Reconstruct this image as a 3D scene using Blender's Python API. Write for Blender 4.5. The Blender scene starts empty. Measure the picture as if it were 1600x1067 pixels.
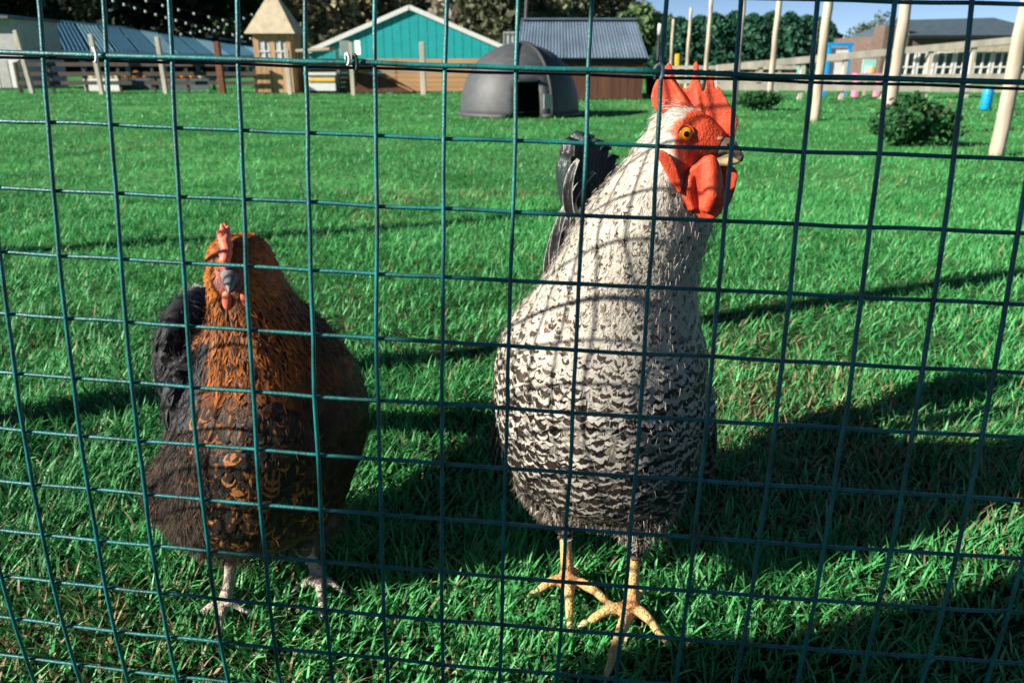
import bpy, bmesh, math, random
import numpy as np
from mathutils import Vector, Matrix, noise as mnoise
from mathutils.bvhtree import BVHTree
random.seed(7); rng = np.random.default_rng(7)
R = math.radians
scene = bpy.context.scene
C = scene.collection

# ------------------------------------------------------------------ camera, sky, sun, exposure
CAM_H, PITCH, LENS = 0.65, R(19.4), 28.0
cam_data = bpy.data.cameras.new('camera'); cam = bpy.data.objects.new('camera', cam_data); C.objects.link(cam)
cam.location = (0, 0, CAM_H); cam.rotation_euler = (math.pi/2 - PITCH, 0, 0)
cam_data.lens = LENS; cam_data.sensor_width = 36; cam_data.clip_start = 0.02; cam_data.clip_end = 2000
cam_data.dof.use_dof = True; cam_data.dof.focus_distance = 0.80; cam_data.dof.aperture_fstop = 11
scene.camera = cam
SUN_EL, SUN_AZ = R(27), R(23)            # light travels towards +X, turned SUN_AZ towards +Y
SDIR = Vector((math.cos(SUN_AZ)*math.cos(SUN_EL), math.sin(SUN_AZ)*math.cos(SUN_EL), -math.sin(SUN_EL)))
world = bpy.data.worlds.new('World'); scene.world = world; world.use_nodes = True
wn = world.node_tree; bgn = wn.nodes['Background']; bgn.inputs['Strength'].default_value = 0.05
sky = wn.nodes.new('ShaderNodeTexSky'); sky.sky_type = 'NISHITA'; sky.sun_disc = False
sky.sun_elevation = SUN_EL; sky.sun_rotation = math.atan2(-math.cos(SUN_AZ), -math.sin(SUN_AZ))
sky.air_density = 0.40; sky.ozone_density = 2.0; sky.dust_density = 0.1
wn.links.new(sky.outputs[0], bgn.inputs[0])
sun_data = bpy.data.lights.new('sun', 'SUN'); sun = bpy.data.objects.new('sun', sun_data); C.objects.link(sun)
sun_data.energy = 5.0; sun_data.angle = R(0.5); sun_data.color = (1.0, 0.93, 0.82)
sun.rotation_euler = SDIR.to_track_quat('-Z', 'Y').to_euler(); sun.location = (-20, -9, 12)
vs = scene.view_settings; vs.view_transform = 'Standard'; vs.look = 'None'; vs.exposure = 1.22; vs.gamma = 1.0

# ------------------------------------------------------------------ helpers
FPX = LENS/36*1600
def at(px, py, Y):
    """photo pixel at ground distance Y -> world point"""
    a = PITCH + math.atan((py-533.5)/FPX)
    h = CAM_H - Y*math.tan(a)
    d = Y*math.cos(PITCH) + (CAM_H-h)*math.sin(PITCH)
    return Vector(((px-800)/FPX*d, Y, h))
def gnd(px, py):
    a = PITCH + math.atan((py-533.5)/FPX); Y = CAM_H/math.tan(a)
    return at(px, py, Y)

MATS = {}
def mat(name, col, rough=0.7, var=0.25, scale=8.0, bump=0.0, bscale=40.0, spec=0.4, metal=0.0, col2=None, stretch=(1,1,1)):
    if name in MATS: return MATS[name]
    m = bpy.data.materials.new(name); m.use_nodes = True; nt = m.node_tree; N = nt.nodes; L = nt.links
    b = N['Principled BSDF']; b.inputs['Roughness'].default_value = rough
    b.inputs['Specular IOR Level'].default_value = spec; b.inputs['Metallic'].default_value = metal
    tc = N.new('ShaderNodeTexCoord'); mp = N.new('ShaderNodeMapping'); mp.inputs['Scale'].default_value = stretch
    L.new(tc.outputs['Object'], mp.inputs[0])
    nz = N.new('ShaderNodeTexNoise'); nz.inputs['Scale'].default_value = scale; nz.inputs['Detail'].default_value = 6
    L.new(mp.outputs[0], nz.inputs['Vector'])
    rp = N.new('ShaderNodeValToRGB'); rp.color_ramp.elements[0].position = 0.3; rp.color_ramp.elements[1].position = 0.7
    c = np.array(col); c2 = np.array(col2) if col2 else np.clip(c*(1+var), 0, 1)
    rp.color_ramp.elements[0].color = (*(c*(1-var)), 1); rp.color_ramp.elements[1].color = (*c2, 1)
    L.new(nz.outputs['Fac'], rp.inputs[0]); L.new(rp.outputs[0], b.inputs['Base Color'])
    if bump:
        n2 = N.new('ShaderNodeTexNoise'); n2.inputs['Scale'].default_value = bscale; n2.inputs['Detail'].default_value = 4
        L.new(mp.outputs[0], n2.inputs['Vector'])
        bp = N.new('ShaderNodeBump'); bp.inputs['Strength'].default_value = bump; bp.inputs['Distance'].default_value = 0.01
        L.new(n2.outputs['Fac'], bp.inputs['Height']); L.new(bp.outputs[0], b.inputs['Normal'])
    MATS[name] = m; return m

def obj(name, me, parent=None, m=None):
    o = bpy.data.objects.new(name, me); C.objects.link(o)
    if parent: o.parent = parent
    if m is not None and me is not None:
        me.materials.clear(); me.materials.append(m)
    return o
def tag(o, label=None, cat=None, group=None, kind=None):
    if label: o['label'] = label
    if cat: o['category'] = cat
    if group: o['group'] = group
    if kind: o['kind'] = kind
    return o
def thing(name, label, cat, loc=(0,0,0), rz=0, group=None):
    o = bpy.data.objects.new(name, None); C.objects.link(o); o.location = loc; o.rotation_euler = (0,0,rz)
    o.empty_display_size = 0.05
    return tag(o, label, cat, group)

def npmesh(name, V, F, attrs=None, smooth=True):
    """V (n,3); F (m,k) equal-size faces; attrs name->(n,4)"""
    V = np.ascontiguousarray(V, np.float32); F = np.ascontiguousarray(F, np.int32)
    me = bpy.data.meshes.new(name); k = F.shape[1]
    me.vertices.add(len(V)); me.vertices.foreach_set('co', V.ravel())
    me.loops.add(F.size); me.loops.foreach_set('vertex_index', F.ravel())
    me.polygons.add(len(F)); me.polygons.foreach_set('loop_start', np.arange(0, F.size, k, dtype=np.int32))
    if smooth: me.polygons.foreach_set('use_smooth', np.ones(len(F), bool))
    me.update(calc_edges=True)
    for n, a in (attrs or {}).items():
        at_ = me.attributes.new(n, 'FLOAT_COLOR', 'POINT'); a = np.asarray(a, np.float32)
        if a.shape[1] == 3: a = np.c_[a, np.ones(len(a), np.float32)]
        at_.data.foreach_set('color', np.ascontiguousarray(a, np.float32).ravel())
    return me

class MB:
    """collects simple solids into one mesh"""
    def __init__(s): s.bm = bmesh.new()
    def box(s, c, size, rot=None, jit=0):
        M = Matrix.Translation(c) @ (rot.to_4x4() if rot else Matrix()) @ Matrix.Diagonal((*size, 1))
        r = bmesh.ops.create_cube(s.bm, size=1, matrix=M)
        if jit:
            for v in r['verts']: v.co += Vector([random.uniform(-jit, jit) for _ in range(3)])
        return s
    def beam(s, a, b, w, t=None):
        a, b = Vector(a), Vector(b); d = b-a
        q = d.to_track_quat('X', 'Z').to_matrix()
        return s.box((a+b)/2, (d.length, w, t or w), q)
    def tube(s, pts, rad, n=8, cap=True):
        pts = [Vector(p) for p in pts]; rad = rad if hasattr(rad, '__len__') else [rad]*len(pts)
        rings = []; ref = Vector((0,0,1))
        d0 = (pts[1]-pts[0]).normalized()
        if abs(d0.dot(ref)) > 0.9: ref = Vector((1,0,0))
        u = d0.cross(ref).normalized()
        for i, p in enumerate(pts):
            d = (pts[min(i+1, len(pts)-1)] - pts[max(i-1, 0)]).normalized()
            u = (u - d*u.dot(d)).normalized(); v = d.cross(u)
            rings.append([s.bm.verts.new(p + (u*math.cos(t)+v*math.sin(t))*rad[i]) for t in [2*math.pi*k/n for k in range(n)]])
        for a, b in zip(rings, rings[1:]):
            for k in range(n): s.bm.faces.new((a[k], a[(k+1)%n], b[(k+1)%n], b[k]))
        if cap:
            s.bm.faces.new(rings[0][::-1]); s.bm.faces.new(rings[-1])
        return s
    def slices(s, sl, n=32):
        """stack of horizontal ellipses (x,y,z,rx,ry)"""
        rings = [[s.bm.verts.new((x+rx*math.cos(t), y+ry*math.sin(t), z)) for t in [2*math.pi*k/n for k in range(n)]] for x,y,z,rx,ry in sl]
        for a, b in zip(rings, rings[1:]):
            for k in range(n): s.bm.faces.new((a[k], a[(k+1)%n], b[(k+1)%n], b[k]))
        s.bm.faces.new(rings[0][::-1]); s.bm.faces.new(rings[-1]); return s
    def ell(s, c, r, rot=None, seg=20):
        M = Matrix.Translation(c) @ (rot.to_4x4() if rot else Matrix()) @ Matrix.Diagonal((*r, 1))
        bmesh.ops.create_uvsphere(s.bm, u_segments=seg, v_segments=seg//2+2, radius=1, matrix=M); return s
    def prism(s, pts, ext):
        pts = [Vector(p) for p in pts]; ext = Vector(ext); n = len(pts)
        a = [s.bm.verts.new(p-ext/2) for p in pts]; b = [s.bm.verts.new(p+ext/2) for p in pts]
        f1 = s.bm.faces.new(a); f2 = s.bm.faces.new(b[::-1])
        for k in range(n): s.bm.faces.new((a[k], b[k], b[(k+1)%n], a[(k+1)%n]))
        bmesh.ops.triangulate(s.bm, faces=[f1, f2]); return s
    def mesh(s, name, smooth=False):
        bmesh.ops.recalc_face_normals(s.bm, faces=s.bm.faces[:])
        me = bpy.data.meshes.new(name); s.bm.to_mesh(me); s.bm.free()
        if smooth: me.polygons.foreach_set('use_smooth', np.ones(len(me.polygons), bool))
        return me
    def build(s, name, m, parent=None, smooth=False, bevel=0):
        if bevel:
            bmesh.ops.bevel(s.bm, geom=s.bm.edges[:], offset=bevel, segments=1, affect='EDGES', clamp_overlap=True)
        return obj(name, s.mesh(name, smooth), parent, m)

def organic(mb, name, voxel, it=6, fac=0.5):
    """fuse overlapping solids into one continuous smooth surface"""
    me = mb.mesh(name); o = bpy.data.objects.new('tmp', me); C.objects.link(o)
    r = o.modifiers.new('r', 'REMESH'); r.mode = 'VOXEL'; r.voxel_size = voxel; r.use_smooth_shade = True
    if it:
        s = o.modifiers.new('s', 'SMOOTH'); s.iterations = it; s.factor = fac
    dg = bpy.context.evaluated_depsgraph_get(); ev = o.evaluated_get(dg)
    out = bpy.data.meshes.new_from_object(ev); out.name = name
    bpy.data.objects.remove(o); bpy.data.meshes.remove(me)
    out.polygons.foreach_set('use_smooth', np.ones(len(out.polygons), bool))
    return out
def mesh_np(me):
    V = np.empty(len(me.vertices)*3, np.float32); me.vertices.foreach_get('co', V); V = V.reshape(-1, 3)
    Nn = np.empty(len(me.vertices)*3, np.float32); me.vertices.foreach_get('normal', Nn); Nn = Nn.reshape(-1, 3)
    return V, Nn
def vnoise(x, y, s, seed=0):
    """smooth value noise on a grid"""
    g = np.random.default_rng(seed).random((256, 256)); x = x*s+100; y = y*s+100
    xi = np.floor(x).astype(int); yi = np.floor(y).astype(int); fx = x-xi; fy = y-yi
    fx = fx*fx*(3-2*fx); fy = fy*fy*(3-2*fy); G = lambda a, b: g[a % 256, b % 256]
    return (G(xi,yi)*(1-fx)+G(xi+1,yi)*fx)*(1-fy) + (G(xi,yi+1)*(1-fx)+G(xi+1,yi+1)*fx)*fy
def smooth01(x, a, b):
    t = np.clip((x-a)/(b-a), 0, 1); return t*t*(3-2*t)

def attr_mat(name, attr, rough=0.6, spec=0.3, transl=0.0, bump=0.0, bscale=300, var=0.3, vscale=80, sheen=0.0):
    m = bpy.data.materials.new(name); m.use_nodes = True; nt = m.node_tree; N = nt.nodes; L = nt.links
    b = N['Principled BSDF']; b.inputs['Roughness'].default_value = rough; b.inputs['Specular IOR Level'].default_value = spec
    b.inputs['Sheen Weight'].default_value = sheen
    a = N.new('ShaderNodeAttribute'); a.attribute_name = attr
    tc = N.new('ShaderNodeTexCoord'); nz = N.new('ShaderNodeTexNoise'); nz.inputs['Scale'].default_value = vscale; nz.inputs['Detail'].default_value = 4
    L.new(tc.outputs['Object'], nz.inputs['Vector'])
    mr = N.new('ShaderNodeMapRange'); mr.inputs[3].default_value = 1-var; mr.inputs[4].default_value = 1+var
    mr.inputs[1].default_value = 0.3; mr.inputs[2].default_value = 0.7
    L.new(nz.outputs['Fac'], mr.inputs[0])
    mx = N.new('ShaderNodeVectorMath'); mx.operation = 'SCALE'
    L.new(a.outputs['Color'], mx.inputs[0]); L.new(mr.outputs[0], mx.inputs['Scale']); L.new(mx.outputs[0], b.inputs['Base Color'])
    if bump:
        n2 = N.new('ShaderNodeTexNoise'); n2.inputs['Scale'].default_value = bscale; n2.inputs['Detail'].default_value = 3
        L.new(tc.outputs['Object'], n2.inputs['Vector'])
        bp = N.new('ShaderNodeBump'); bp.inputs['Strength'].default_value = bump; bp.inputs['Distance'].default_value = 0.004
        L.new(n2.outputs['Fac'], bp.inputs['Height']); L.new(bp.outputs[0], b.inputs['Normal'])
    if transl:
        t = N.new('ShaderNodeBsdfTranslucent'); L.new(mx.outputs[0], t.inputs[0])
        s = N.new('ShaderNodeMixShader'); s.inputs[0].default_value = transl
        L.new(b.outputs[0], s.inputs[1]); L.new(t.outputs[0], s.inputs[2]); L.new(s.outputs[0], N['Material Output'].inputs[0])
    MATS[name] = m; return m

# ------------------------------------------------------------------ ground
def ground_h(x, y):
    return (vnoise(x, y, 1.3, 1)-0.5)*0.03 + (vnoise(x, y, 0.35, 2)-0.5)*0.05*smooth01(y, 1.5, 5)
def make_ground():
    m = bpy.data.materials.new('turf_soil'); m.use_nodes = True; nt = m.node_tree; N = nt.nodes; L = nt.links
    b = N['Principled BSDF']; b.inputs['Roughness'].default_value = 0.95; b.inputs['Specular IOR Level'].default_value = 0.1
    tc = N.new('ShaderNodeTexCoord')
    n1 = N.new('ShaderNodeTexNoise'); n1.inputs['Scale'].default_value = 1.2; n1.inputs['Detail'].default_value = 8
    n2 = N.new('ShaderNodeTexNoise'); n2.inputs['Scale'].default_value = 25; n2.inputs['Detail'].default_value = 5
    L.new(tc.outputs['Object'], n1.inputs['Vector']); L.new(tc.outputs['Object'], n2.inputs['Vector'])
    r1 = N.new('ShaderNodeValToRGB'); e = r1.color_ramp.elements
    e[0].position = 0.35; e[0].color = (0.034, 0.170, 0.045, 1); e[1].position = 0.65; e[1].color = (0.100, 0.330, 0.115, 1)
    r2 = N.new('ShaderNodeValToRGB'); e = r2.color_ramp.elements
    e[0].position = 0.4; e[0].color = (0.55, 0.5, 0.45, 1); e[1].position = 0.7; e[1].color = (1.2, 1.15, 1.0, 1)
    mx = N.new('ShaderNodeMix'); mx.data_type = 'RGBA'; mx.blend_type = 'MULTIPLY'; mx.inputs[0].default_value = 1
    L.new(n1.outputs['Fac'], r1.inputs[0]); L.new(n2.outputs['Fac'], r2.inputs[0])
    sxy = N.new('ShaderNodeSeparateXYZ'); L.new(tc.outputs['Object'], sxy.inputs[0])           # worn dark earth strip along the fence
    ad = N.new('ShaderNodeMath'); ad.operation = 'MULTIPLY_ADD'; L.new(n1.outputs['Fac'], ad.inputs[0]); ad.inputs[1].default_value = 2.2; L.new(sxy.outputs[1], ad.inputs[2])
    wr = N.new('ShaderNodeMapRange'); wr.interpolation_type = 'SMOOTHSTEP'; wr.inputs[1].default_value = 2.0; wr.inputs[2].default_value = 5.0; L.new(ad.outputs[0], wr.inputs[0])
    me_ = N.new('ShaderNodeMix'); me_.data_type = 'RGBA'; L.new(wr.outputs[0], me_.inputs[0]); me_.inputs[6].default_value = (0.030, 0.030, 0.016, 1); L.new(r1.outputs[0], me_.inputs[7])
    L.new(me_.outputs[2], mx.inputs[6]); L.new(r2.outputs[0], mx.inputs[7]); L.new(mx.outputs[2], b.inputs['Base Color'])
    bp = N.new('ShaderNodeBump'); bp.inputs['Strength'].default_value = 0.8; bp.inputs['Distance'].default_value = 0.02
    L.new(n2.outputs['Fac'], bp.inputs['Height']); L.new(bp.outputs[0], b.inputs['Normal'])
    xs = np.r_[np.linspace(-600, -26, 14)[:-1], np.linspace(-26, 26, 261), np.linspace(26, 600, 14)[1:]]
    ys = np.r_[np.linspace(-300, -3, 8)[:-1], np.linspace(-3, 24, 241), np.linspace(24, 900, 16)[1:]]
    X, Y = np.meshgrid(xs, ys); Z = ground_h(X, Y)*(np.abs(X) < 25)*(Y > -2.5)*(Y < 23)
    nx, ny = len(xs), len(ys); i = np.arange(nx*ny).reshape(ny, nx)
    F = np.stack([i[:-1,:-1], i[:-1,1:], i[1:,1:], i[1:,:-1]], -1).reshape(-1, 4)
    return tag(obj('ground', npmesh('ground', np.c_[X.ravel(), Y.ravel(), Z.ravel()], F), None, m), kind='structure')
make_ground()

def grass_material(): return attr_mat('grass_blades', 'col', rough=0.5, spec=0.25, transl=0.30, var=0.15, vscale=30)
def grass_field(name, y0, y1, n, length, width, rows, label, hw=lambda y: 0.68*y+0.9, dry=0.08, lean=(0.35, 1.25)):
    ys = []; xs = []
    yy = rng.uniform(y0, y1, n*4); keep = rng.random(n*4) < hw(yy)/hw(y1); yy = yy[keep][:n]; m = len(yy)
    xx = rng.uniform(-1, 1, m)*hw(yy)
    # worn tufts: clump towards noise maxima
    tuft = vnoise(xx, yy, 9, 5)*0.6 + vnoise(xx, yy, 2.2, 6)*0.4
    k = rng.random(m) < 0.35+0.9*tuft; xx, yy, tuft = xx[k], yy[k], tuft[k]; m = len(xx)
    zz = ground_h(xx, yy)
    az = rng.uniform(0, 2*math.pi, m) + 0.0
    sw = vnoise(xx, yy, 3, 9)*2*math.pi*1.5; mixm = rng.random(m) < 0.25; az = np.where(mixm, sw+rng.normal(0, .5, m), az)
    ln = rng.uniform(*lean, m); Ls = length*rng.uniform(0.5, 1.35, m)*(0.6+0.7*tuft); W = width*rng.uniform(0.6, 1.3, m)
    d = np.c_[np.cos(az), np.sin(az), np.zeros(m)]; side = np.c_[-np.sin(az), np.cos(az), np.zeros(m)]
    twist = rng.normal(0, 0.5, m)
    V = np.empty((m, rows, 2, 3), np.float32)
    px = np.zeros(m); pz = np.zeros(m)
    P = np.c_[xx, yy, zz-0.004]
    curl = rng.uniform(0.2, 1.1, m)
    for r in range(rows):
        s = r/(rows-1)
        if r: 
            a = np.minimum(ln*0.45 + curl*s, 1.75); st = Ls/(rows-1)
            px = px+np.sin(a)*st; pz = pz+np.cos(a)*st
        w = W*(0.75, 1.0, 0.75, 0.10)[r] if rows == 4 else W*((1.0, 0.8, 0.1)[r] if rows == 3 else (1.0, 0.15)[r])
        c = P + d*px[:,None] + np.array([0,0,1])*pz[:,None]
        off = (side*np.cos(twist*s)[:,None] + np.array([0,0,1])*np.sin(twist*s)[:,None])*w[:,None]/2
        V[:,r,0] = c-off; V[:,r,1] = c+off
    base = np.arange(m)[:,None]*rows*2
    fr = [np.c_[base+2*r, base+2*r+1, base+2*r+3, base+2*r+2] for r in range(rows-1)]
    F = np.stack(fr, 1).reshape(-1, 4)
    g1 = np.array([0.022, 0.150, 0.038]); g2 = np.array([0.095, 0.450, 0.130]); g3 = np.array([0.190, 0.540, 0.210]); st = np.array([0.36, 0.30, 0.15])
    t = np.clip(0.50*rng.random(m)+0.55*vnoise(xx, yy, 1.1, 11)+0.35*vnoise(xx, yy, 6.0, 14)-0.2, 0, 1)[:,None]
    col = g1*(1-t)+g2*t; q = rng.random(m); col = np.where((q < 0.12)[:,None], g3, col)
    dr = dry*(0.3+2.2*smooth01(vnoise(xx, yy, 1.7, 12), 0.55, 0.9)); col = np.where((q > 1-dr)[:,None], st*rng.uniform(0.5, 1.1, m)[:,None], col)
    col = np.repeat(col, rows*2, axis=0)
    o = obj(name, npmesh(name, V.reshape(-1, 3), F, {'col': col}), None, MATS['grass_blades'])
    return tag(o, label, 'grass', kind='stuff')
grass_material()
grass_field('grass', 0.30, 1.7, 140000, 0.040, 0.0032, 4, 'near matted green grass with dry straw under the birds', dry=0.14)
grass_field('grass', 1.7, 4.2, 170000, 0.042, 0.0042, 3, 'sunlit mown grass stretching away behind the birds', dry=0.09)
grass_field('grass', 4.2, 9.0, 140000, 0.040, 0.0075, 2, 'smooth green lawn in front of the dark dome', dry=0.06)
grass_field('grass', 9.0, 21.0, 120000, 0.045, 0.017, 2, 'far green lawn reaching the timber fence', dry=0.06)

# ------------------------------------------------------------------ wire mesh fence in front of the birds
FP = dict(X0=-0.0023, Y0=0.5602, Z0=0.4486, yaw=-0.0922, roll=-0.0279, lean=(-0.0929, 0.1062, 0.0275, 0.0097), ck=(0.0053, -0.0003, 0.0004), rs=0.9928)
_rr = np.linspace(-6, 16, 500); _t = np.clip((_rr-5)/5, -1.2, 1.6)
_an = FP['lean'][0]+FP['lean'][1]*_t+FP['lean'][2]*_t**2+FP['lean'][3]*_t**3
_Yc = np.cumsum(np.sin(_an)*0.05*FP['rs'])*(_rr[1]-_rr[0]); _Zc = np.cumsum(-np.cos(_an)*0.05*FP['rs'])*(_rr[1]-_rr[0])
_Yc -= np.interp(5, _rr, _Yc); _Zc -= np.interp(5, _rr, _Zc)
def fence_pt(k, r):
    a = (k-7)*0.05; q = max(-1.8, min(1.8, (k-7)/7)); yy = float(np.interp(r, _rr, _Yc)); zz = float(np.interp(r, _rr, _Zc))
    X = a*math.cos(FP['yaw']); Y = a*math.sin(FP['yaw'])+yy+FP['ck'][0]*q*q+FP['ck'][1]*q**3+FP['ck'][2]*q*(r-5)/5
    c, s = math.cos(FP['roll']), math.sin(FP['roll'])
    return Vector((FP['X0']+X*c-zz*s, FP['Y0']+Y, FP['Z0']+X*s+zz*c))
m_wire = mat('green_plastic_coat', (0.001, 0.105, 0.102), rough=0.45, var=0.55, scale=45, bump=0.15, bscale=500, spec=0.5)
m_steel = mat('galvanised_wire', (0.62, 0.62, 0.60), rough=0.4, metal=0.3)
m_black = mat('black_plastic', (0.012, 0.012, 0.013), rough=0.5)
fence = thing('wire_mesh_fence', 'green coated welded wire mesh fence crossing the whole picture in front of both birds', 'fence', fence_pt(7, 13.2)*1.0)
def fchild(o): o.parent = fence; o.matrix_parent_inverse = fence.matrix_basis.inverted(); return o
fence.location = (0, 0.56, 0)
K0, K1, RT, RB = -34, 26, -4, 13
def wob(k, r, a=0.0012):
    v = mnoise.noise_vector(Vector((k*0.9, r*0.9, 3.3))); return Vector((v.x*a, v.y*a*0.6, v.z*a))
def row_bottom(k): return 13.6
for k in range(K0, K1+1):
    rs = [RT+0.5*i for i in range(int((row_bottom(k)-RT)/0.5)+1)]
    pts = [fence_pt(k, r)+wob(k, r)+Vector((0, -0.0015, 0)) for r in rs]
    fchild(MB().tube(pts, 0.0017, 6).build('vertical_wire', m_wire, None, True))
for r in range(RT, RB+1):
    pts = [fence_pt(K0+0.5*i, r)+wob(K0+0.5*i, r)+Vector((0, 0.0018, 0)) for i in range((K1-K0)*2+1)]
    if r == 1: pts = [p+Vector((0, -0.0055, 0.0)) for p in pts]
    fchild(MB().tube(pts, 0.0021 if r == 1 else 0.0016, 6).build('horizontal_wire', m_wire, None, True))
pts = [fence_pt(K0+0.5*i, 1.07)+Vector((0, 0.0028, 0.0004*math.sin(i*1.3))) for i in range((K1-K0)*2+1)]
o = fchild(MB().tube(pts, 0.0012, 6).build('line_wire', m_black, None, True)); o['label'] = 'dark straining wire under the thick top wire'
def clip(k, r, m, h, dx):
    p = fence_pt(k, r); pts = []
    for i in range(11):
        t = -0.9+i/10*4.6; pts.append(p+Vector((dx+0.0026*math.cos(t)+0.0012*math.sin(t*.5), -0.0085+0.009*max(0,-math.cos(t)), h*math.sin(t)-0.001)))
    return fchild(MB().tube(pts, 0.0011, 6).build('clip', m, None, True))
m_tie = mat('white_tie', (0.7, 0.7, 0.66), rough=0.5)
clip(0.86, 1.0, m_tie, 0.0055, 0)['label'] = 'white cable tie on the top wire'
clip(4.66, 1.0, m_black, 0.0065, 0.0025)['label'] = 'black clip on the top wire'
clip(4.60, 0.95, m_tie, 0.0045, 0)
clip(8.93, 1.0, m_steel, 0.0065, 0)['label'] = 'pale steel clip beside the rooster comb'
#@@BIRDS
# ------------------------------------------------------------------ birds
def feather_material(name, rough=0.5, spec=0.22, sheen=0.0):
    m = bpy.data.materials.new(name); m.use_nodes = True; nt = m.node_tree; N = nt.nodes; L = nt.links
    b = N['Principled BSDF']; b.inputs['Roughness'].default_value = rough; b.inputs['Specular IOR Level'].default_value = spec
    b.inputs['Sheen Weight'].default_value = sheen
    def A(n):
        a = N.new('ShaderNodeAttribute'); a.attribute_name = n; return a
    def M(op, a, c=None, d=None):
        n = N.new('ShaderNodeMath'); n.operation = op
        for i, v in enumerate((a, c, d)):
            if v is None: continue
            if isinstance(v, (int, float)): n.inputs[i].default_value = v
            else: L.new(v, n.inputs[i])
        return n.outputs[0]
    def step(x, edge, w):  # 1 where x > edge
        n = N.new('ShaderNodeMapRange'); n.interpolation_type = 'SMOOTHSTEP'
        L.new(M('SUBTRACT', x, edge), n.inputs[0]); n.inputs[1].default_value = -w; n.inputs[2].default_value = w; return n.outputs[0]
    fu = A('fuv'); sp = N.new('ShaderNodeSeparateColor'); L.new(fu.outputs['Color'], sp.inputs[0])
    u, v, rnd = sp.outputs; pt = A('pt'); ps = N.new('ShaderNodeSeparateColor'); L.new(pt.outputs['Color'], ps.inputs[0])
    au = M('MULTIPLY', M('ABSOLUTE', M('SUBTRACT', u, 0.5)), 2.0)          # 0 at shaft, 1 at edge
    tc = N.new('ShaderNodeTexCoord'); nz = N.new('ShaderNodeTexNoise'); nz.inputs['Scale'].default_value = 190; nz.inputs['Detail'].default_value = 4
    L.new(tc.outputs['Object'], nz.inputs['Vector']); nv = M('SUBTRACT', nz.outputs['Fac'], 0.5)
    nb = M('MULTIPLY', pt.outputs['Alpha'], 10.0)
    w = M('FRACT', M('ADD', M('ADD', M('MULTIPLY', v, nb), M('MULTIPLY', M('POWER', au, 1.5), 0.22)), M('ADD', M('MULTIPLY', rnd, 0.5), M('MULTIPLY', nv, 1.0))))
    bar = M('SUBTRACT', 1.0, step(w, ps.outputs[0], 0.06))
    bar = M('MULTIPLY', bar, step(ps.outputs[0], 0.02, 0.01))
    stripe = M('SUBTRACT', 1.0, step(M('ADD', M('ADD', au, M('MULTIPLY', nv, 0.5)), M('MULTIPLY', M('POWER', v, 5.0), 0.6)), ps.outputs[1], 0.12))
    stripe = M('MULTIPLY', stripe, step(ps.outputs[1], 0.02, 0.01))
    edge = step(M('ADD', M('MAXIMUM', M('POWER', au, 1.5), M('POWER', v, 2.5)), M('MULTIPLY', nv, 0.4)), M('SUBTRACT', 1.0, ps.outputs[2]), 0.08)
    edge = M('MULTIPLY', edge, step(ps.outputs[2], 0.02, 0.01))
    mask = M('MAXIMUM', bar, M('MAXIMUM', stripe, edge))
    mx = N.new('ShaderNodeMix'); mx.data_type = 'RGBA'; L.new(mask, mx.inputs[0])
    L.new(A('ca').outputs['Color'], mx.inputs[6]); L.new(A('cb').outputs['Color'], mx.inputs[7])
    # fine barbs
    ph = M('ADD', M('MULTIPLY', v, 95.0), M('MULTIPLY', au, -38.0)); br = M('SINE', M('ADD', ph, M('MULTIPLY', nv, 14.0)))
    sc = N.new('ShaderNodeVectorMath'); sc.operation = 'SCALE'; L.new(mx.outputs[2], sc.inputs[0])
    L.new(M('ADD', M('ADD', 0.96, M('MULTIPLY', br, 0.12)), M('MULTIPLY', nv, 0.5)), sc.inputs['Scale'])
    L.new(sc.outputs[0], b.inputs['Base Color'])
    bp = N.new('ShaderNodeBump'); bp.inputs['Strength'].default_value = 0.35; bp.inputs['Distance'].default_value = 0.001
    L.new(br, bp.inputs['Height']); L.new(bp.outputs[0], b.inputs['Normal'])
    tr = N.new('ShaderNodeBsdfTranslucent'); L.new(sc.outputs[0], tr.inputs[0])
    ms = N.new('ShaderNodeMixShader'); ms.inputs[0].default_value = 0.06
    L.new(b.outputs[0], ms.inputs[1]); L.new(tr.outputs[0], ms.inputs[2]); L.new(ms.outputs[0], N['Material Output'].inputs[0])
    MATS[name] = m; return m
m_feather = feather_material('plumage')
m_gloss = feather_material('glossy_plumage', rough=0.32, spec=0.6, sheen=0.0)

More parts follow.
